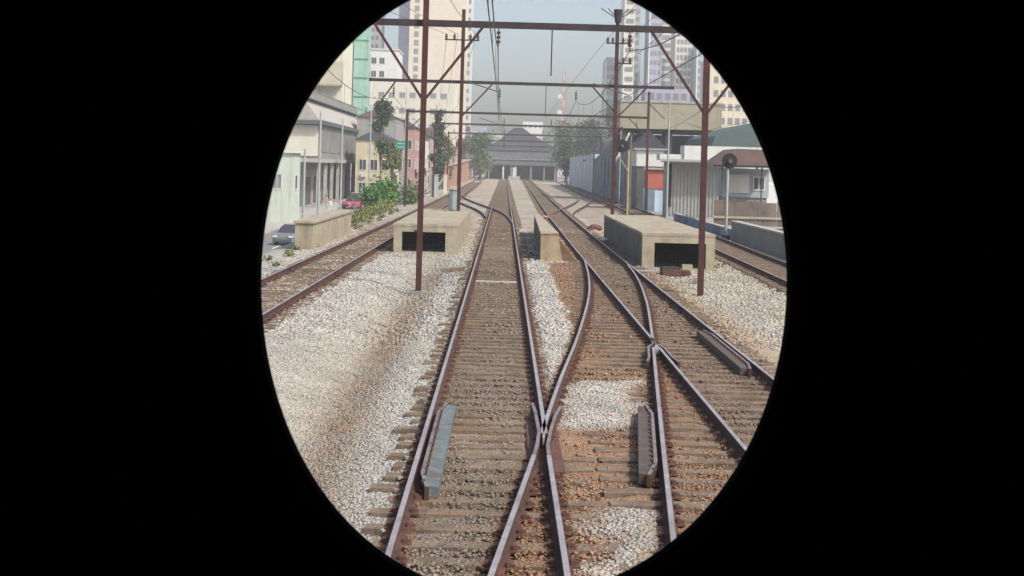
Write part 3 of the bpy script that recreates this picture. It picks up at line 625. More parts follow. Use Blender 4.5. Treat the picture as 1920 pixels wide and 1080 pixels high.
tag(MB().tube([(2.2, 73.6, 8.1), (2.2, 73.6, 6.4)], .022).build('hanging_rod', 'dsteel'), 'thin rod hanging from middle of the second gantry beam', 'rod')

# ------------------------------------------------------------------ signals, poles, cabinets
def disc_signal(label, x, y, z0, z, r, dx, post, loc_b=None):
    t = thing('round_signal', label, 'railway signal', (x, y, z0), 'round railway signals')
    MB().tube([(x, y, z0), (x, y, z - r * .6)], .075, 10).build('post', post, t)
    cx = x + dx
    h = MB(); h.tube([(cx, y - .12, z), (cx, y - .06, z)], r, 28); d = h.build('backboard', 'dark', t)
    MB().tube([(cx, y - .42, z), (cx, y - .125, z)], .15, 14).build('hood', 'dsteel', t)
    MB().tube([(cx, y - .44, z), (cx, y - .425, z)], .10, 14).build('lens', 'broof', t)
    MB().bar((x, y, z - r * .55), (cx, y - .03, z), .09, .09).build('bracket', 'dsteel', t)
    MB().box(x - .2, x + .2, y - .2, y + .2, z0 - .1, z0 + .3).build('base', 'dark', t)
    return t
s1 = disc_signal('near round black signal on slim post behind grey parapet', 12.5, 74.5, -.2, 4.25, .43, .08, 'gpole')
s2 = disc_signal('far round black signal beside second gantry mast on yellow post', 9.7, 104, -.2, 5.45, .52, -.55, 'ypole')
MB().bar((9.75, 103.9, 3.4), (9.0, 103.9, 4.5), .06, .06).build('stay', 'ypole', s2)
def pole(label, x, y, z0, z1, r, m_, group='poles', arms=None):
    t = thing('pole', label, 'pole', (x, y, z0), group)
    MB().tube([(x, y, z0), (x, y, z1)], r, 8, r2=r * .7).build('shaft', m_, t); MB().tube([(x, y, z0), (x, y, z0 + .25)], r * 1.8, 8).build('base', m_, t)
    if arms:
        for (dx, dz) in arms: MB().tube([(x, y, z1 - .1), (x + dx * .5, y, z1 + dz), (x + dx, y, z1 + dz)], .035, 6).build('lamp_arm', m_, t)
    return t
pole('tall pale grey pole in front of the grey shutter', 12.9, 105, -.2, 9.0, .09, 'gpole')
pole('grey pole behind the grey parapet at right', 18.4, 97, -.4, 5.4, .12, 'gpole')
pole('slender grey pole between round signal and third gantry mast', 11.3, 130, -.2, 7.4, .07, 'gpole')
pole('brownish pole beside the yellow signal post', 10.6, 112, -.2, 6.6, .12, 'brownw')
pole('leftmost pale street pole before the concrete building', -16.75, 112, -2.6, 4.6, .13, 'gpole')
pole('second pale street pole before the concrete building', -15.5, 112, -2.6, 7.8, .12, 'gpole')
pole('third street pole before the concrete building', -16.45, 135, -2.3, 8.0, .11, 'gpole')
pole('tallest pale street pole beside dark tree', -13.6, 135, -2.2, 9.4, .10, 'gpole', arms=[(-1.2, .3)])
pole('thin mid-grey pole above the roofs near the mint tower', -14.2, 190, -1.6, 14.5, .09, 'gpole')
for i, (x, y) in enumerate([(-13.0, 178), (-12.7, 205), (-12.4, 236), (-12.0, 270)]):
    pole('utility pole %s the pastel houses' % ['nearest, in front of', 'second away, before', 'third away, before', 'farthest, before'][i], x, y, -1.8, 9.6 - i * .3, .13, 'concg', 'utility poles along the street', arms=[(-.9, .0), (.9, .0)])
uw = thing('utility_wire', 'sagging wires between the utility poles of the street', 'overhead wire', (-13, 178, 9))
for dx in (-.8, 0, .8): MB().tube([(-13.6 + dx, 135, 9.2), (-13.2 + dx, 157, 8.7), (-13.0 + dx, 178, 9.5), (-12.85 + dx, 191, 8.9), (-12.7 + dx, 205, 9.2), (-12.4 + dx, 236, 8.9), (-12.0 + dx, 270, 8.6)], .018, 4).build('wire', 'wire', uw)
cbx = thing('relay_cabinet', 'pale blue-grey cabinet on concrete box behind second gantry mast', 'cabinet', (-2.85, 74.4, 1.07))
MB().box(-3.0, -2.42, 74.1, 74.7, 1.09, 2.2).build('body', 'cab', cbx); MB().box(-2.97, -2.73, 74.08, 74.098, 1.15, 2.14).build('door', 'cab', cbx); MB().box(-3.04, -2.38, 74.05, 74.75, 2.202, 2.26).build('lid', 'cab', cbx)
cb2 = thing('relay_cabinet', 'tall pale blue cabinet beside left track past the hedge', 'cabinet', (-8, 155, 0))
MB().box(-8.4, -7.6, 155, 155.8, -.2, 2.35).build('body', 'cab', cb2); MB().box(-8.35, -8.02, 154.97, 154.995, 0, 2.2).build('door', 'white', cb2); MB().box(-8.45, -7.55, 154.95, 155.85, 2.352, 2.45).build('lid', 'cab', cb2)
cb3 = thing('relay_cabinet', 'small cream cabinet beside left track, right of the pale blue one', 'cabinet', (-7, 175, 0))
MB().box(-7.9, -7.4, 175, 175.6, -.2, 2.3).build('body', 'cream', cb3); MB().box(-7.86, -7.66, 174.97, 174.995, 0, 2.0).build('door', 'cream2', cb3)
sg = thing('street_sign', 'green street sign panel on third gantry left mast', 'sign', (-10.5, 140, 5))
MB().box(-11.4, -10.05, 140, 140.06, 5.1, 6.0).build('panel', 'teal', sg); MB().tube([(-10.7, 140.1, -1.2), (-10.7, 140.1, 6)], .06).build('post', 'gpole', sg)
for z in (5.3, 5.65): MB().box(-11.3, -10.15, 139.985, 139.998, z, z + .06).build('line', 'white', sg)

# ------------------------------------------------------------------ vegetation
def leaves(name, blobs, n, size, m_, parent, aspect=.55, seed=1):
    r = np.random.default_rng(seed); k = len(blobs); bl = np.array(blobs, float); wts = bl[:, 3] * bl[:, 4] * bl[:, 5]; wts /= wts.sum()
    i = r.choice(k, n, p=wts); d = r.normal(size=(n, 3)); d /= np.linalg.norm(d, axis=1)[:, None]; rad = np.abs(r.normal(0, .62, n)) ** .9 + .12
    P = bl[i, :3] + d * bl[i, 3:6] * rad[:, None]; P += r.normal(0, 1, (n, 3)) * bl[i, 3:6] * .07
    u = r.normal(size=(n, 3)); u /= np.linalg.norm(u, axis=1)[:, None]; t = r.normal(size=(n, 3)); v = np.cross(u, t); v /= np.linalg.norm(v, axis=1)[:, None]
    s = size * r.uniform(.6, 1.4, n)[:, None]
    V = np.stack([P - u * s, P + v * s * aspect, P + u * s, P - v * s * aspect], 1).reshape(-1, 3) - np.array(wloc(parent))
    me = bpy.data.meshes.new(name); me.vertices.add(n * 4); me.vertices.foreach_set('co', V.astype(np.float32).ravel()); me.loops.add(n * 4); me.loops.foreach_set('vertex_index', np.arange(n * 4, dtype=np.int32))
    me.polygons.add(n); me.polygons.foreach_set('loop_start', np.arange(n, dtype=np.int32) * 4); me.polygons.foreach_set('loop_total', np.full(n, 4, np.int32)); me.update(); me.materials.append(M[m_])
    o = bpy.data.objects.new(name, me); C.objects.link(o); o.parent = parent; return o
def tree(label, x, y, z0, h, w_, trunk=.35, n=5000, m_='leafd', size=.22, kind='tree', group=None, seed=1, cat='tree', dense=16):
    t = thing(kind, label, cat, (x, y, z0), group); r = random.Random(seed); blobs = []
    tk = MB(); hz = z0 + h * trunk; tk.tube([(x, y, z0), (x + w_ * .03, y, z0 + h * trunk * .6), (x, y, z0 + h * .75)], w_ * .05, 8, r2=w_ * .015)
    for i in range(dense):
        a = r.uniform(0, 6.28); rr = w_ * .5 * r.uniform(.05, .62); zz = z0 + h * r.uniform(trunk + .06, .93); fall = 1 - .5 * ((zz - z0) / h - trunk) / (1 - trunk)
        bx, by = x + math.cos(a) * rr * fall, y + math.sin(a) * rr * fall; s = w_ * r.uniform(.13, .25)
        blobs.append((bx, by, zz, s, s, max(s * r.uniform(.6, .9), h * (1 - trunk) / dense * r.uniform(.7, 1.3)))); tk.tube([(x, y, hz * .8 + z0 * .2), ((x + bx) / 2, (y + by) / 2, (hz + zz) / 2 + .1 * h * .3), (bx, by, zz)], w_ * .018, 5, r2=w_ * .006)
    tk.build('trunk', 'bark', t); leaves('crown', blobs, n, size, m_, t, seed=seed); return t
def hedge(name, label, pts, h, d, n, m_, size, seed, cat='hedge'):
    t = thing(name, label, cat, (pts[0][0], pts[0][1], pts[0][2])); r = random.Random(seed); bl = []; tk = MB()
    for (a, b) in zip(pts[:-1], pts[1:]):
        L = math.dist(a, b); k = max(2, int(L / (d * .7)))
        for i in range(k):
            f = i / k; p = [a[j] + (b[j] - a[j]) * f for j in range(3)]; hh = h * r.uniform(.75, 1.15)
            bl.append((p[0] + r.uniform(-.15, .15), p[1], p[2] + hh * .5, d * .55, d * .6, hh * .5)); tk.tube([(p[0], p[1], p[2] - .2), (p[0], p[1], p[2] + hh * .6)], .03, 4)
    tk.build('stems', 'bark', t); leaves('foliage', bl, n, size, m_, t, seed=seed); return t
hedge('hedge', 'low olive green hedge on bank behind the tan parapet', [(-9.2, 74, -.25), (-9.4, 95, -.25), (-9.3, 112, -.2)], .75, .75, 7000, 'leafy', .10, 3)
M['leafm'] = mat('leaf_mid', (.10, .14, .05), .75, .4, 1.0)
hedge('bush', 'large bright green bush on bank beside the third gantry mast', [(-11.4, 118, -.5), (-10.6, 124, -.3)], 2.2, 1.9, 7000, 'leafg', .16, 4, 'bush')
hedge('bush', 'dull green bush growing right of the bright green one', [(-8.9, 124, -.3), (-9.2, 140, -.2)], 1.6, 1.1, 4000, 'leafm', .13, 5, 'bush')
hedge('bush', 'dark green bush behind the pink-red car', [(-13.2, 140, -1.9), (-12.6, 152, -1.5)], 2.6, 2.0, 5000, 'leafd', .17, 6, 'bush')
hedge('hedge', 'small green shrub at foot of pale green wall', [(-13.6, 88, -2.8), (-13.3, 94, -2.6)], 1.1, 1.0, 2500, 'leafd', .1, 16, 'shrub')
def weeds(label, spots, n, seed):
    b = np.random.default_rng(seed); o = bpy.data.objects.new('weeds', None); bl = [(x + b.normal(0, .1), y + b.normal(0, .3), z + .08, .22, .35, .12) for x, y, z in spots]
    l_ = leaves('weeds', bl, n, .07, 'leafy', None, seed=seed); bpy.data.objects.remove(o); return stuff(l_, label, 'weeds')
weeds('scattered olive weeds at the edge of the outer ballast and parapet', [(-8.5 + .3 * math.sin(k * 2.3), 46 + k * 2.1, -.2) for k in range(30)] + [(8.7 + .4 * math.sin(k * 1.7), 54 + k * 3.0, -.27) for k in range(14)] + [(-4.75, 58 + k * 2.6, -.2) for k in range(6)], 2600, 77)
tree('tall dark slim tree in front of the pastel houses at left', -15.8, 170, -2, 14.2, 3.6, .45, 5000, 'leafd', .2, seed=11, group='trees left of the tracks')
tree('yellow-green palm-like tree before the yellow house', -14.8, 176, -2, 9.5, 3.6, .45, 3500, 'leafy', .22, seed=12, group='trees left of the tracks')
tree('tall narrow olive tree right of nearest left mast', -9.1, 180, -.3, 11.4, 2.4, .06, 6000, 'leafd', .2, seed=13, group='trees left of the tracks', dense=16)
tree('brownish slim tree next to the narrow olive tree', -9.6, 215, -.3, 9.0, 4.0, .15, 5000, 'leafy', .22, seed=14, group='trees left of the tracks', dense=12)
tree('mid green tree left of the station roof', -6.4, 345, -.3, 12.5, 10, .2, 6000, 'leafm', .35, seed=15, group='trees near the station', dense=14)
tree('darker green tree low beside the station', -11.5, 330, -.3, 10.5, 9, .15, 5000, 'leafd', .35, seed=25, group='trees near the station', dense=14)
for i, (x, y, h, w_, lab) in enumerate([(17.2, 372, 16, 11, 'hazy tree nearest the station on the right'), (22.5, 362, 18.5, 13, 'broad grey-green tree above the pale blue panels'), (30.5, 352, 20.5, 14, 'tallest tree above the dark roof'), (14.1, 300, 9.6, 5, 'small dark tree at the end of the blue panels'), (37, 368, 18, 13, 'tree at the back behind the tan slab')]):
    tree(lab, x, y, -.5, h, w_, .2, 7000, ['leafm', 'leafd', 'leafd', 'leafd', 'leafm'][i], .36, seed=31 + i, group='trees right of the tracks', dense=18)

# ------------------------------------------------------------------ buildings
def windows(t, face, pos, us, zs, w_, h_, pane='glass', frame='white', fr=True):
    fm = pn = None; d = .06
    for z in zs:
        for u in us:
            if face == 'S': L = (u, pos, z)
            else: L = (pos, u, z)
            if fm is None:
                b = MB(); p = MB()
                if face == 'S':
                    b.box(-w_ / 2 - .08, w_ / 2 + .08, -.05, .02, -h_ / 2 - .1, -h_ / 2); b.box(-w_ / 2 - .08, w_ / 2 + .08, -.05, .02, h_ / 2, h_ / 2 + .08); b.box(-w_ / 2 - .08, -w_ / 2, -.05, .02, -h_ / 2, h_ / 2); b.box(w_ / 2, w_ / 2 + .08, -.05, .02, -h_ / 2, h_ / 2)
                    b.box(-.03, .03, -.04, -.012, -h_ / 2, h_ / 2); p.box(-w_ / 2, w_ / 2, -.012, .01, -h_ / 2, h_ / 2)
                else:
                    s = 1 if face == 'E' else -1; x0, x1 = sorted((-.02 * s, .05 * s)); q0, q1 = sorted((-.01 * s, .012 * s))
                    b.box(x0, x1, -w_ / 2 - .08, w_ / 2 + .08, -h_ / 2 - .1, -h_ / 2); b.box(x0, x1, -w_ / 2 - .08, w_ / 2 + .08, h_ / 2, h_ / 2 + .08); b.box(x0, x1, -w_ / 2 - .08, -w_ / 2, -h_ / 2, h_ / 2); b.box(x0, x1, w_ / 2, w_ / 2 + .08, -h_ / 2, h_ / 2)
                    p.box(q0, q1, -w_ / 2, w_ / 2, -h_ / 2, h_ / 2)
                fm = b.build('window', frame if fr else pane); pn = p.build('pane', pane); fm.parent = t; pn.parent = fm; fm.location = Vector(L) - wloc(t)
            else: dup(fm, t, Vector(L) - wloc(t))
def bld(name, label, x0, x1, y0, y1, z0, z1, m_, wins=(), roof=None, rz=.5, cat='building', group=None, over=.25, gable=None):
    t = thing(name, label, cat, ((x0 + x1) / 2, y0, z0), group)
    MB().box(x0, x1, y0, y1, z0, z1).build('wall', m_, t)
    if gable: MB().prism([(x0 - over, z1 + .002), (x1 + over, z1 + .002), ((x0 + x1) / 2, z1 + gable)], 'y', y0 - over, y1 + over).build('roof', roof or 'groof', t)
    elif roof: MB().box(x0 - over, x1 + over, y0 - over, y1 + over, z1 + .002, z1 + rz).build('roof', roof, t)
    for (face, us, zs, w_, h_, pane) in wins:
        pos = {'S': y0, 'E': x1, 'W': x0}[face]; windows(t, face, pos, us, zs, w_, h_, pane, 'white', name != 'tower_block')
    return t
ar = lambda a, b, n: list(np.linspace(a, b, n))
# --- left: concrete building with overhanging upper storey
t = thing('concrete_building', 'grey concrete building with overhanging upper floor on slim columns', 'building', (-25, 160, -2))
MB().box(-34, -22.15, 160, 212, 3.9, 8.0).build('upper_storey', 'concg', t)
MB().box(-34, -22.4, 159.86, 159.995, 4.2, 7.9).build('end_panel', 'cream2', t)
MB().box(-34.5, -21.7, 159, 213, 8.002, 8.5).build('roof_edge', 'dpole', t)
MB().prism([(-34, 8.5), (-22.3, 8.5), (-24.2, 11.0), (-34, 11.2)], 'y', 160.4, 212).build('attic', 'pave', t)
MB().box(-34.5, -23.6, 159.5, 213, 11.2, 12.3).build('roof', 'concg', t)
MB().box(-34, -21.9, 159.5, 212.5, 3.45, 3.898).build('floor_slab', 'pave', t)
MB().box(-34, -24.6, 163, 211, -2.8, 3.448).build('ground_floor_wall', 'shut', t)
for y in ar(162, 205, 7): MB().box(-22.14, -22.08, y, y + 5.4, 4.7, 7.3).build('window', 'glassm', t)
for y in ar(161, 211, 9): MB().box(-22.6, -22.2, y, y + .4, -2.8, 3.448).build('column', 'pave', t)
for y in ar(165, 204, 6): MB().box(-24.59, -24.5, y, y + 4.6, -2.4, 1.6).build('shutter', 'groof', t)
for z in (-.3, .9): MB().box(-34, -24.7, 162.9, 162.99, z, z + .1).build('band', 'pave', t)
bld('pale_house', 'pale green-white building at far left edge of the view', -27, -20.0, 126, 131, -3, 4.3, 'palegreen', [('S', [-21.4, -24], [1.6], .8, 1.3, 'glassm'), ('E', [128.5], [1.5], 1.4, 1.3, 'glass')], 'white', .25)
bld('cream_building', 'large cream building with white lower wall behind the concrete building', -44, -24.6, 200, 214, -2, 24.5, 'cream2', [('S', [-33, -30, -27], [21, 17.5], 1.6, 1.2, 'glassm')], 'tan', .6)
awn = thing('awning', 'tan sloping awning high on the large cream building', 'awning', (-28, 200, 15))
MB().prism([(197.5, 15), (199.9, 15), (199.9, 18.6)], 'x', -34, -24.5).build('canvas', 'tan', awn); MB().box(-34, -24.5, 197.4, 197.5, 14.8, 15.05).build('edge', 'tan', awn)
t = bld('mint_tower', 'narrow mint green tower seen behind the concrete building', -24.3, -22.1, 212.5, 216.5, -2, 31, 'green', [('E', [214.6], ar(4, 28, 9), 1.6, 1.4, 'glassm')])
for z in ar(2, 29, 10): MB().box(-24.35, -22.05, 212.4, 212.49, z, z + .15).build('floor_band', 'teal', t)
bld('white_building', 'white block with four square windows near top left', -36, -27.0, 330, 345, -1, 31.6, 'white', [('S', [-34.6, -32.9, -30.9], [25.6, 28.9], .9 + .3, 1.5, 'glass')], 'white', .3)
bld('ivory_block', 'wide low ivory block beneath the towers at left', -30, -11.6, 300, 316, -1, 22.5, 'cream2', [('S', ar(-28, -14, 7), [19, 15.5, 12], 1.3, 1.2, 'glassm')])
bld('tower_block', 'lavender grey tower left of the cream tower', -42.6, -37.2, 520, 540, -2, 82, 'lav', [('S', [-41.2, -38.9], ar(8, 76, 19), 1.2, 1.5, 'bluew')])
bld('tower_block', 'tall cream tower with one column of windows at left', -36.9, -15.6, 500, 525, -2, 82, 'cream', [('S', [-34.2], ar(4, 78, 24), 1.6, 1.9, 'glassm'), ('S', [-20], ar(30, 78, 2), .3, 1.0, 'cream2')])
bld('tower_block', 'slim pale tower right beside the cream tower', -19.2, -14.8, 560, 570, -2, 80, 'white', [('S', [-18.2, -16.2], ar(20, 76, 16), 1.0, 1.6, 'glassm')])
bld('tower_block', 'faint pale tower behind the top left of the view', -58, -49, 520, 530, -2, 66, 'white', [('S', ar(-56, -51, 4), ar(20, 62, 14), 1.0, 1.4, 'glassm')])
# pastel houses up the street
hs = [('yellow_house', 'yellow house first in the row beyond the concrete building', -20.5, -15.4, 184, 196, 6.8, 'yellow', 'S'),
      ('grey_roofed_house', 'grey-roofed house rising behind the yellow house', -22, -16.2, 198, 214, 10.4, 'shut', 'S'),
      ('pink_house', 'dusty pink house left of nearest left mast', -18, -14.4, 214, 228, 9.4, 'pink', 'S'),
      ('white_house', 'narrow white house after the pink house', -17.5, -13.8, 230, 243, 8.0, 'white', 'S'),
      ('salmon_house', 'salmon house in the row behind nearest left mast', -18, -13.2, 245, 258, 8.6, 'salmon', 'S'),
      ('cream_house', 'cream house before the red brick wall', -17.5, -12.4, 262, 276, 9.6, 'cream', 'S'),
      ('brown_house', 'brownish house partly hidden by slim trees', -17, -11.4, 280, 295, 8.2, 'broof', 'S'),
      ('pale_pink_house', 'pale pink house last in the row', -16, -10.6, 298, 318, 7.4, 'salmon', 'S')]
for i, (nm, lab, x0, x1, y0, y1, z1, m_, f) in enumerate(hs):
    zb = float(street_z(np.array(y0)))
    t = bld(nm, lab, x0, x1, y0, y1, zb, z1, m_, [('S', ar(x0 + 1, x1 - 1, 3), [zb + 1.8, zb + 5.0] + ([zb + 8.0] if z1 - zb > 9.5 else []), .9, 1.4, 'glass'), ('E', ar(y0 + 2, y1 - 2, 4), [zb + 1.8, zb + 5.0] + ([zb + 8.0] if z1 - zb > 9.5 else []), 1.2, 1.4, 'glass')], ['groof', 'broof'][i % 2], gable=1.3, cat='house', group='pastel houses along the street')
    MB().box(x1 + .001, x1 + .06, y0 + 6, y0 + 7.1, zb, zb + 2.2).build('door', 'brownw', t)
    MB().box(x1 + .002, x1 + .7, y0 + 2.5, y0 + 8.5, zb + 3.5, zb + 3.62).build('awning', ['pave', 'orange', 'bluep', 'dpole'][i % 4], t)
    bc = MB().box(x1 + .002, x1 + .8, y0 + 1, y0 + 5, zb + 4.0, zb + 4.12).build('balcony', 'pave', t)
    rl = MB(); rl.box(x1 + .74, x1 + .78, y0 + 1, y0 + 5, zb + 4.95, zb + 5.0)
    for q in ar(y0 + 1, y0 + 4.95, 12): rl.box(x1 + .745, x1 + .775, q, q + .03, zb + 4.12, zb + 4.95)
    rl.build('railing', 'dpole', bc)
    MB().box(x0 + .8, x0 + 1.5, y0 - .35, y0 - .01, zb + 3.3, zb + 3.8).build('air_conditioner', 'white', t)
    MB().tube([((x0 + x1) / 2 + .5, y0 + 3, z1 + 1.0), ((x0 + x1) / 2 + .5, y0 + 3, z1 + 3.2)], .03, 5).build('aerial', 'dpole', t)
    if i % 2: MB().tube([(x0 + 1.4, y0 + 5, z1 + .2), (x0 + 1.4, y0 + 5, z1 + 1.6)], .8, 14).build('water_tank', 'bluep', t)
rw = thing('brick_wall', 'weathered red brick ramp wall beside left track towards the station', 'brick wall', (-8.6, 200, 0))
MB().prism([(205, -.4), (368, -.4), (368, 5.2), (300, 5.0), (260, 4.4), (205, 3.3)], 'x', -9.2, -8.75).build('wall', 'redw', rw)
for y in ar(206, 366, 18): MB().box(-8.74, -8.70, y, y + .5, -.4, 3.4 + (y - 205) * .011).build('pier', 'tan', rw)
MB().bar((-8.6, 205, 3.5), (-8.6, 368, 5.4), .3, .25).build('coping', 'pave', rw)
# --- right side
t = bld('shutter_building', 'grey corrugated shutter building behind the tall pale pole', 13.7, 18.3, 112, 114.5, -.4, 4.35, 'shut', roof='white', rz=.12)
for x in ar(14.0, 17.9, 14): MB().box(x, x + .10, 111.93, 111.99, -.1, 4.0).build('shutter_rib', 'shut', t)
MB().box(13.72, 14.1, 111.9, 111.995, .6, 4.2).build('dark_jamb', 'dark', t)
t = thing('white_canopy', 'long stepped white fascia above the shutter building', 'canopy', (17, 111, 4.4))
MB().box(12.9, 14.9, 110.6, 113, 4.5, 5.0).build('low_fascia', 'white', t); MB().box(14.9, 21.9, 110.4, 113, 4.5, 5.75).build('fascia', 'white', t); MB().box(12.9, 22, 110.2, 110.38, 4.42, 4.6).build('gutter', 'gpole', t)
t = bld('corner_house', 'pale wall house right of the shutter building', 18.5, 21.9, 114, 126, -.4, 4.4, 'palegreen', [('S', [19.9], [2.2], 1.2, 1.1, 'glass')])
t = thing('brown_awning', 'brown sloping awning roof at right edge', 'awning', (16.5, 92, 4.5)); MB().prism([(14.3, 4.1), (18.9, 4.15), (18.9, 5.2), (15.9, 5.25)], 'y', 91, 97).build('roof', 'broof', t)
for x in (15.0, 17.7): MB().tube([(x, 91.5, -.4), (x, 91.5, 4.1)], .06).build('post', 'dpole', t)
MB().box(14.3, 18.9, 90.8, 90.98, 4.0, 4.12).build('edge', 'dark', t)
t = bld('blue_kiosk', 'pale blue-white shop under the brown awning', 15.4, 18.6, 93.5, 96, 1.9, 3.9, 'bluew', [('S', [17.9], [2.9], .7, .8, 'glass')])
MB().box(15.6, 17.2, 93.4, 93.48, 2.2, 3.5).build('shop_front', 'white', t); MB().box(15.5, 18.5, 93.6, 95.9, -.4, 1.898).build('plinth', 'concg', t)
t = thing('timber_fence', 'weathered brown fence panels at right behind parapet', 'fence', (17, 90, 0))
for i, x in enumerate(ar(14.1, 19.7, 9)): MB().box(x, x + .66, 89.0, 89.08, -.4, 1.75 - .05 * (i % 3)).build('panel', 'brownw', t)
MB().box(14, 20.4, 88.9, 88.98, .55, .7).build('rail', 'tan', t); MB().box(14, 20.4, 88.9, 88.98, -.05, .08).build('rail', 'pave', t)
t = bld('orange_kiosk', 'orange box above blue doors right of third gantry mast', 13.5, 15.2, 126, 128, 1.9, 3.7, 'orange', roof='pave', rz=.18)
MB().box(13.4, 15.15, 126.1, 128, -.4, 1.898).build('blue_base', 'bluep', t); MB().box(13.7, 14.3, 125.97, 126.06, -.3, 1.8).build('door', 'blueg', t)
t = bld('white_annex', 'white strip wall above the orange kiosk', 12.9, 15.6, 130, 136, 4.0, 5.6, 'white', roof='gpole', rz=.15); MB().box(13, 15.5, 130.1, 135.9, -.4, 3.998).build('lower_wall', 'dpole', t)
t = bld('green_roof_building', 'building with dark green stepped roof at right edge', 22.0, 31, 140, 160, -.4, 6.3, 'palegreen'); MB().prism([(21.7, 6.3), (31.4, 6.3), (31.4, 9.0), (26, 8.9), (23.6, 8.1), (22, 7.4)], 'y', 139.6, 160.4).build('roof', 'greenr', t)
t = thing('tan_overpass', 'broad tan concrete slab standing over the right-hand roofs', 'overpass', (20, 165, 0))
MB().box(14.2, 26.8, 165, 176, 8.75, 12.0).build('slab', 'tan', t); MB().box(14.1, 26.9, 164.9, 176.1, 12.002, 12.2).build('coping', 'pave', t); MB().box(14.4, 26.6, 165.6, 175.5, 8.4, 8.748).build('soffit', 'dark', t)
for x in (15.2, 20.2, 25.2): MB().box(x, x + .9, 168, 172, -.4, 8.398).build('pier', 'concg', t)
MB().box(14.6, 27, 176.5, 177, -.4, 8.3).build('rear_wall', 'droof', t)
t = thing('dark_warehouse', 'low building with dark slanted roof and white gable edge', 'warehouse', (15, 160, 0))
MB().box(14.7, 20.2, 160, 236, -.6, 5.0).build('wall', 'blueg', t)
MB().prism([(14.05, 5.15), (14.05, 4.95), (20.6, 4.95), (20.6, 5.15), (17.2, 8.25)], 'y', 158.5, 238).build('roof', 'droof', t)
for y in (172, 190, 209, 226): MB().box(15.6, 16.5, y, y + 2.2, 6.3, 7.9).build('roof_vent', 'dpole', t)
MB().bar((13.45, 157.9, 5.1), (14.75, 157.9, 8.0), .22, .12).build('gable_edge', 'white', t); MB().box(12.95, 13.65, 157.8, 158.1, 4.1, 5.1).build('vent_box', 'pave', t)
t = thing('panel_fence', 'tall pale blue panel fence along the outermost track', 'fence', (14.5, 212, 0))
for i, y in enumerate(ar(207, 290, 9)):
    x = 13.9 + (y - 207) * .009; MB().box(x, x + .15, y, y + 9.6, -.5, 5.9).build('panel', 'bluep', t); MB().box(x - .1, x + .2, y - .25, y - .02, -.5, 6.2).build('post', 'dpole', t)
MB().box(14.0, 15.2, 206.3, 206.5, -.5, 5.9).build('end_panel', 'bluep', t)
t = thing('graffiti_wall', 'blue and dark stained wall along the outermost track', 'wall', (13.6, 130, 0))
MB().box(13.65, 13.9, 144, 205, -.5, 5.0).build('wall', 'blueg', t)
for y in ar(145, 203, 11): MB().box(13.55, 13.64, y, y + .4, -.5, 5.05).build('pilaster', 'concg', t)
MB().box(13.6, 13.95, 144, 205, 5.002, 5.1).build('coping', 'concg', t)
TW = [(35.5, 40.8, 480, 43, 'bluew', 'dim grey-blue tower left of second gantry mast'), (41.0, 44.8, 470, 76, 'cream2', 'narrow ivory tower behind second gantry mast'), (45.6, 49.6, 500, 66, 'bluew', 'blue-grey tower right of second gantry mast'),
      (49.8, 54.5, 470, 74, 'lav', 'tall grey-violet tower top right'), (56, 61.5, 500, 68, 'white', 'white tower behind nearest gantry brace'), (60.5, 66.5, 480, 56, 'cream2', 'ivory edged tower at right'), (66.8, 74.5, 470, 48, 'bluew', 'wide pale blue tower by nearest right mast')]
for i, (x0, x1, y0, z1, m_, lab) in enumerate(TW):
    nz = int(min(16, (z1 - 20) / 3)); nx = 3 if x1 - x0 < 5 else 4
    t = bld('tower_block', lab, x0, x1, y0, y0 + 14, -2, z1, m_, [('S', ar(x0 + .9, x1 - .9, nx), ar(22, z1 - 3, nz), .9, 1.5, 'glassm')], roof=m_, rz=1.0, over=-.5, group='hazy towers on the right')
    MB().box(x0, x0 + .5, y0 - .12, y0 - .001, -2, z1).build('corner_strip', 'white', t)
bld('tower_block', 'cream apartment block above the green roof at right', 45.8, 56.5, 300, 315, -2, 29.5, 'cream', [('S', ar(47.2, 55.5, 6), ar(9, 27.5, 7), .9, 1.3, 'glassm')], group='hazy towers on the right')
bld('tower_block', 'mid grey block filling the gap behind the tan slab', 34.5, 45.6, 330, 340, -2, 24, 'lav', [('S', ar(36, 44, 5), ar(14, 22, 3), 1.2, 1.4, 'glassm')], group='hazy towers on the right')
bld('hazy_block', 'faint low block on the skyline right of station', 8, 17, 600, 610, -2, 24, 'white', [('S', ar(9, 16, 4), ar(14, 22, 3), 1.2, 1.4, 'glassm')])
bld('hazy_block', 'faint slab on the skyline above the station roof', -6, 5, 640, 650, -2, 19, 'bluew', [('S', ar(-5, 4, 5), [12, 15], 1.2, 1.4, 'glassm')])
bld('hazy_block', 'faint block on the skyline left of the station', -17, -8, 560, 570, -2, 20, 'lav', [('S', ar(-16, -9, 4), [10, 14, 17], 1.2, 1.4, 'glassm')])
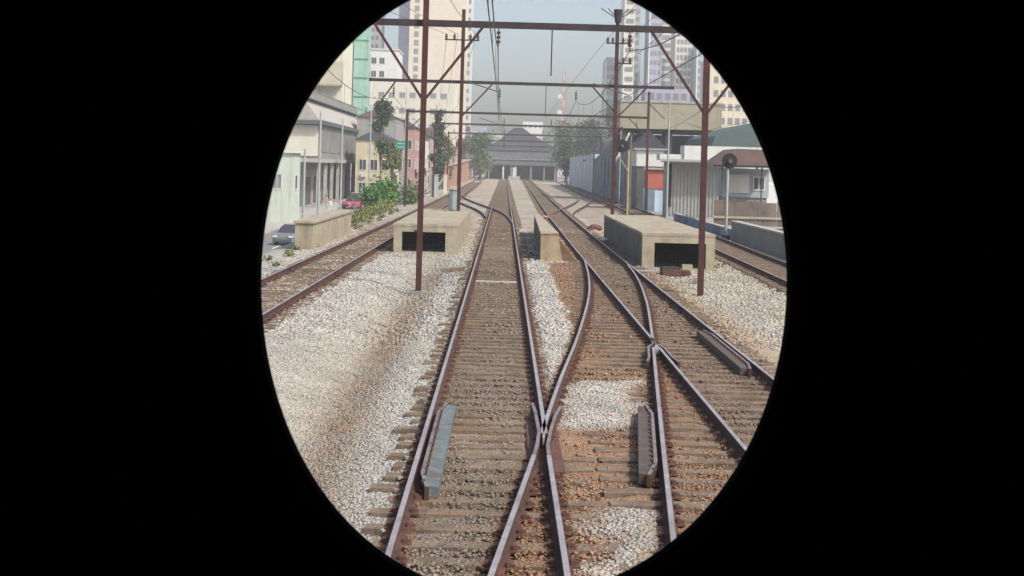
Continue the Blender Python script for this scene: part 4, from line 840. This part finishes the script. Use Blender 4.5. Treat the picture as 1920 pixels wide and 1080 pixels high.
# lattice radio mast
t = thing('radio_mast', 'red and white lattice radio mast on the skyline', 'radio mast', (18.2, 420, 0)); L4 = MB(); L5 = MB()
for sx, sy in ((-1, -1), (1, -1), (1, 1), (-1, 1)): L4.tube([(18.2 + sx * 1.6, 420 + sy * 1.6, -1), (18.2 + sx * .25, 420 + sy * .25, 34)], .1, 4)
for k in range(16):
    z = k * 2.1; w0 = 1.6 - 1.35 * z / 34; w1 = 1.6 - 1.35 * (z + 2.1) / 34; b = L5 if k % 2 else L4
    for s in (-1, 1): b.tube([(18.2 - s * w0, 420 - w0, z), (18.2 + s * w1, 420 - w1, z + 2.1)], .07, 4)
    b.tube([(18.2 - w0, 420 - w0, z), (18.2 + w0, 420 - w0, z)], .08, 4)
L4.build('lattice', 'orange', t); L5.build('pale_lattice', 'white', t)
for z in (21, 26): MB().tube([(18.2 - 1.2, 419, z), (18.2 - 1.2, 418.7, z)], .8, 12).build('dish', 'white', t)

# ------------------------------------------------------------------ station at the end of the line
t = thing('railway_station', 'grey train shed with stepped gabled roof closing the tracks', 'railway station', (5, 385, 0))
MB().box(-5, 15, 385, 386, 4.0, 7.7).build('front_fascia', 'stat', t); MB().box(-5.2, 15.2, 384.7, 384.98, 5.6, 5.9).build('fascia_band', 'concg', t); MB().box(-5.2, 15.2, 384.7, 384.98, 4.0, 4.25).build('fascia_band', 'groof', t)
MB().prism([(-6.5, 7.7), (16.5, 7.7), (16.2, 8.6), (11, 11.4), (-1.2, 11.4), (-6.2, 8.6)], 'y', 386.2, 440).build('lower_roof', 'groof', t)
MB().prism([(-1.2, 11.41), (11, 11.41), (7.6, 13.2), (.4, 13.2)], 'y', 387, 440).build('upper_roof', 'groof', t)
MB().prism([(.4, 13.21), (7.6, 13.21), (5.2, 14.9), (2.8, 14.9)], 'y', 386.8, 440).build('lantern_roof', 'droof', t)
for z in (8.4, 9.8, 11.3, 13.1): MB().box(-5.5 + (z - 8) * 1.1, 15.5 - (z - 8) * 1.1, 385.9, 386.15, z, z + .18).build('eaves_trim', 'stat', t)
MB().box(-14, -5.3, 388, 400, 3.5, 8.8).build('side_wing', 'concg', t); MB().box(-14.3, -5.2, 387.6, 400, 8.8, 9.4).build('wing_roof', 'groof', t)
MB().box(-6, 16, 386.1, 440, -.3, -.1).build('track_floor', 'concg', t); MB().box(-5, 15, 415, 416, -.3, 7.6).build('shade_screen', 'droof', t)  # dark screen added to paint the shade inside the station opening
MB().box(-5, 15, 386.1, 441, 7.3, 7.65).build('ceiling', 'droof', t)
MB().box(-5.3, -4.9, 386, 440, -.3, 7.6).build('side_wall', 'droof', t); MB().box(15, 15.4, 386, 440, -.3, 7.6).build('side_wall', 'droof', t)
for x in (-4.6, -.4, 1.9, 3.2, 7.6, 11.4, 14.6): MB().box(x, x + .45, 385.1, 385.6, -.3, 3.998).build('column', 'white' if x in (3.2, -.4) else 'concg', t)
pf = thing('platform', 'short pale platform end in front of the station columns', 'platform', (2.5, 372, 0)); MB().box(1.3, 4.6, 374, 384.6, -.3, .85).build('slab', 'pave', pf); MB().box(2.5, 3.1, 374.4, 375, .852, 3.4).build('sign_post', 'white', pf)

# ------------------------------------------------------------------ vehicles
def car(label, x, y, z, rot, paint, L=4.1, W=1.7, H=1.45, van=False):
    t = thing('van' if van else 'parked_car', label, 'van' if van else 'car', (0, 0, 0)); r = .31; h = L / 2
    pr = [(-h, .25), (-h + .05, .62), (-h + .15, .80), (-h + .9, .88), (h - .7, .92), (h - .1, .80), (h, .55), (h - .02, .25)] if not van else [(-h, .25), (-h + .02, .8), (-h + .5, 1.1), (-h + 1.0, H - .1), (-h + 1.3, H), (h - .1, H), (h, H - .15), (h, .25)]
    b = MB(); n = len(pr); sec = [(-.5, .93), (-.43, 1), (.43, 1), (.5, .93)]
    vs = []; 
    for (k, s) in sec: vs += [(a * (s if abs(k) == .5 else 1), k * W, zz if abs(k) != .5 else .25 + (zz - .25) * .94) for a, zz in pr]
    fs = [(i * n + j, i * n + (j + 1) % n, (i + 1) * n + (j + 1) % n, (i + 1) * n + j) for i in range(3) for j in range(n)] + [tuple(range(n))[::-1], tuple(3 * n + j for j in range(n))]
    b.add(vs, fs).build('body', paint, t, smooth=False)
    if not van:
        cb = [(-h + .95, .87), (-h + 1.6, H - .06), (-h + 1.9, H), (h - 1.35, H), (h - .95, H - .08), (h - .35, .90)]; vs = []
        for (k, s) in ((-.47, 0), (-.38, 1), (.38, 1), (.47, 0)):
            vs += [(a, k * W if zz < .95 else k * W * .9, zz - (.0 if s else .06 if zz > 1 else 0)) for a, zz in cb]
        n = len(cb); MB().add(vs, [(i * n + j, i * n + (j + 1) % n, (i + 1) * n + (j + 1) % n, (i + 1) * n + j) for i in range(3) for j in range(n)] + [tuple(range(n))[::-1], tuple(3 * n + j for j in range(n))]).build('glasshouse', 'glass', t)
        MB().box(-h + 1.75, h - 1.15, -.36 * W, .36 * W, H - .01, H + .025).build('roof', paint, t)
    else:
        MB().bar((-h + .46, 0, 1.12), (-h + .98, 0, H - .14), .03, W * .86).build('windscreen', 'glass', t)
    for sx in (-h + .75, h - .75):
        for sy in (-1, 1):
            w_ = MB().tube([(sx, sy * (W / 2 - .2), r), (sx, sy * (W / 2 + .015), r)], r, 18).build('wheel', 'tyre', t); MB().tube([(sx, sy * (W / 2 + .016), r), (sx, sy * (W / 2 + .03), r)], r * .6, 12).build('rim', 'chrome', w_)
    for sy in (-1, 1):
        MB().box(-h - .015, -h + .06, sy * W * .36 - .16, sy * W * .36 + .16, .58, .72).build('headlight', 'lampw', t); MB().box(h - .08, h + .015, sy * W * .38 - .12, sy * W * .38 + .12, .6, .78).build('tail_light', 'lampr', t)
    MB().box(-h - .03, -h + .02, -W * .42, W * .42, .28, .44).build('bumper', 'dpole', t)
    t.location = (x, y, z); t.rotation_euler = (0, 0, rot); return t
sz = lambda y: float(street_z(np.array(float(y)))) + .035
car('small silver car facing the train at foot of the tan parapet', -15.7, 100, sz(100), R(78), 'carg')
car('dark grey car parked farther up the street before the pastel houses', -14.6, 200, sz(200), R(86), 'cark')
car('pale car parked last in the row up the street', -14.3, 224, sz(224), R(86), 'carw')
car('silver car parked against the concrete building columns', -19.0, 172, sz(172), R(88), 'carw')
car('pink-red hatchback on the street behind the hedge', -17.6, 160, sz(160), R(52), 'carp', H=1.6)
car('black car just beyond the pink-red hatchback', -16.3, 178, sz(178), R(66), 'cark')
car('white van roof showing above the brown fence at right', 25.8, 130, -.35, R(10), 'carw', L=4.8, W=1.9, H=3.1, van=True)

# ------------------------------------------------------------------ people
def person(label, x, y, z, top, bottom, arm_a=.15, h=1.7):
    t = thing('person', label, 'person', (x, y, z)); s = h / 1.7
    J = {'pel': (0, 0, .93), 'wa': (0, 0, 1.08), 'ch': (0, 0, 1.32), 'nk': (0, 0, 1.47), 'hd': (0, -.01, 1.56), 'ht': (0, -.01, 1.66)}
    V = list(J.values()); E = [(0, 1), (1, 2), (2, 3), (3, 4), (4, 5)]; Rr = [.15, .13, .155, .055, .09, .075]
    for sx in (-1, 1):
        o = len(V); V += [(sx * .17, 0, 1.38), (sx * (.23 + arm_a * .3), 0, 1.12), (sx * (.24 + arm_a * .5), -.08, .88), (sx * (.24 + arm_a * .5), -.1, .80)]; Rr += [.055, .042, .032, .03]; E += [(2, o), (o, o + 1), (o + 1, o + 2), (o + 2, o + 3)]
        o = len(V); V += [(sx * .09, 0, .85), (sx * .10, -.03 + sx * .08, .48), (sx * .10, sx * .14, .08), (sx * .10, sx * .14 - .14, .04)]; Rr += [.09, .06, .04, .035]; E += [(0, o), (o, o + 1), (o + 1, o + 2), (o + 2, o + 3)]
    me = bpy.data.meshes.new('body'); me.from_pydata([(a * s, b * s, c * s) for a, b, c in V], E, []); ob = bpy.data.objects.new('body', me); C.objects.link(ob)
    sk = ob.modifiers.new('skin', 'SKIN'); ob.modifiers.new('ss', 'SUBSURF').levels = 1
    for i, rr in enumerate(Rr): me.skin_vertices[0].data[i].radius = (rr * s, rr * s)
    me.skin_vertices[0].data[0].use_root = True
    dg = bpy.context.evaluated_depsgraph_get(); m2 = bpy.data.meshes.new_from_object(ob.evaluated_get(dg)); bpy.data.objects.remove(ob)
    for n_ in ('skin', bottom, top): m2.materials.append(M[n_])
    for p in m2.polygons: c = p.center.z / s; p.material_index = 0 if c > 1.46 or (abs(p.center.x) > .2 * s and c < .9) else (2 if c > .95 else 1)
    m2.polygons.foreach_set('use_smooth', [True] * len(m2.polygons)); b = bpy.data.objects.new('body', m2); C.objects.link(b); b.parent = t
    MB().tube([(0, .0 + y * 0, 1.60 * s), (0, .0, 1.70 * s)], .098 * s, 10, r2=.05 * s).build('hair', 'dark').parent = t
    return t
person('person in dark red top walking on the street by the concrete building', -19.9, 150, float(street_z(np.array(150.))) + .15, 'pink', 'pave', h=1.75)
person('person in white standing beside the person in dark red', -18.9, 146, sz(146), 'white', 'white', h=1.65)

# ------------------------------------------------------------------ air
hz = MB().box(-320, 320, -70, 720, -6, 84).build('haze', 'dark'); hz['kind'] = 'stuff'
hm = bpy.data.materials.new('haze_air'); hm.use_nodes = True; n = hm.node_tree.nodes; n.clear()
ou = n.new('ShaderNodeOutputMaterial'); pv = n.new('ShaderNodeVolumePrincipled'); pv.inputs['Color'].default_value = (.90, .94, .97, 1); pv.inputs['Density'].default_value = .00056; pv.inputs['Anisotropy'].default_value = .0
hm.node_tree.links.new(pv.outputs[0], ou.inputs['Volume']); hz.data.materials.clear(); hz.data.materials.append(hm)
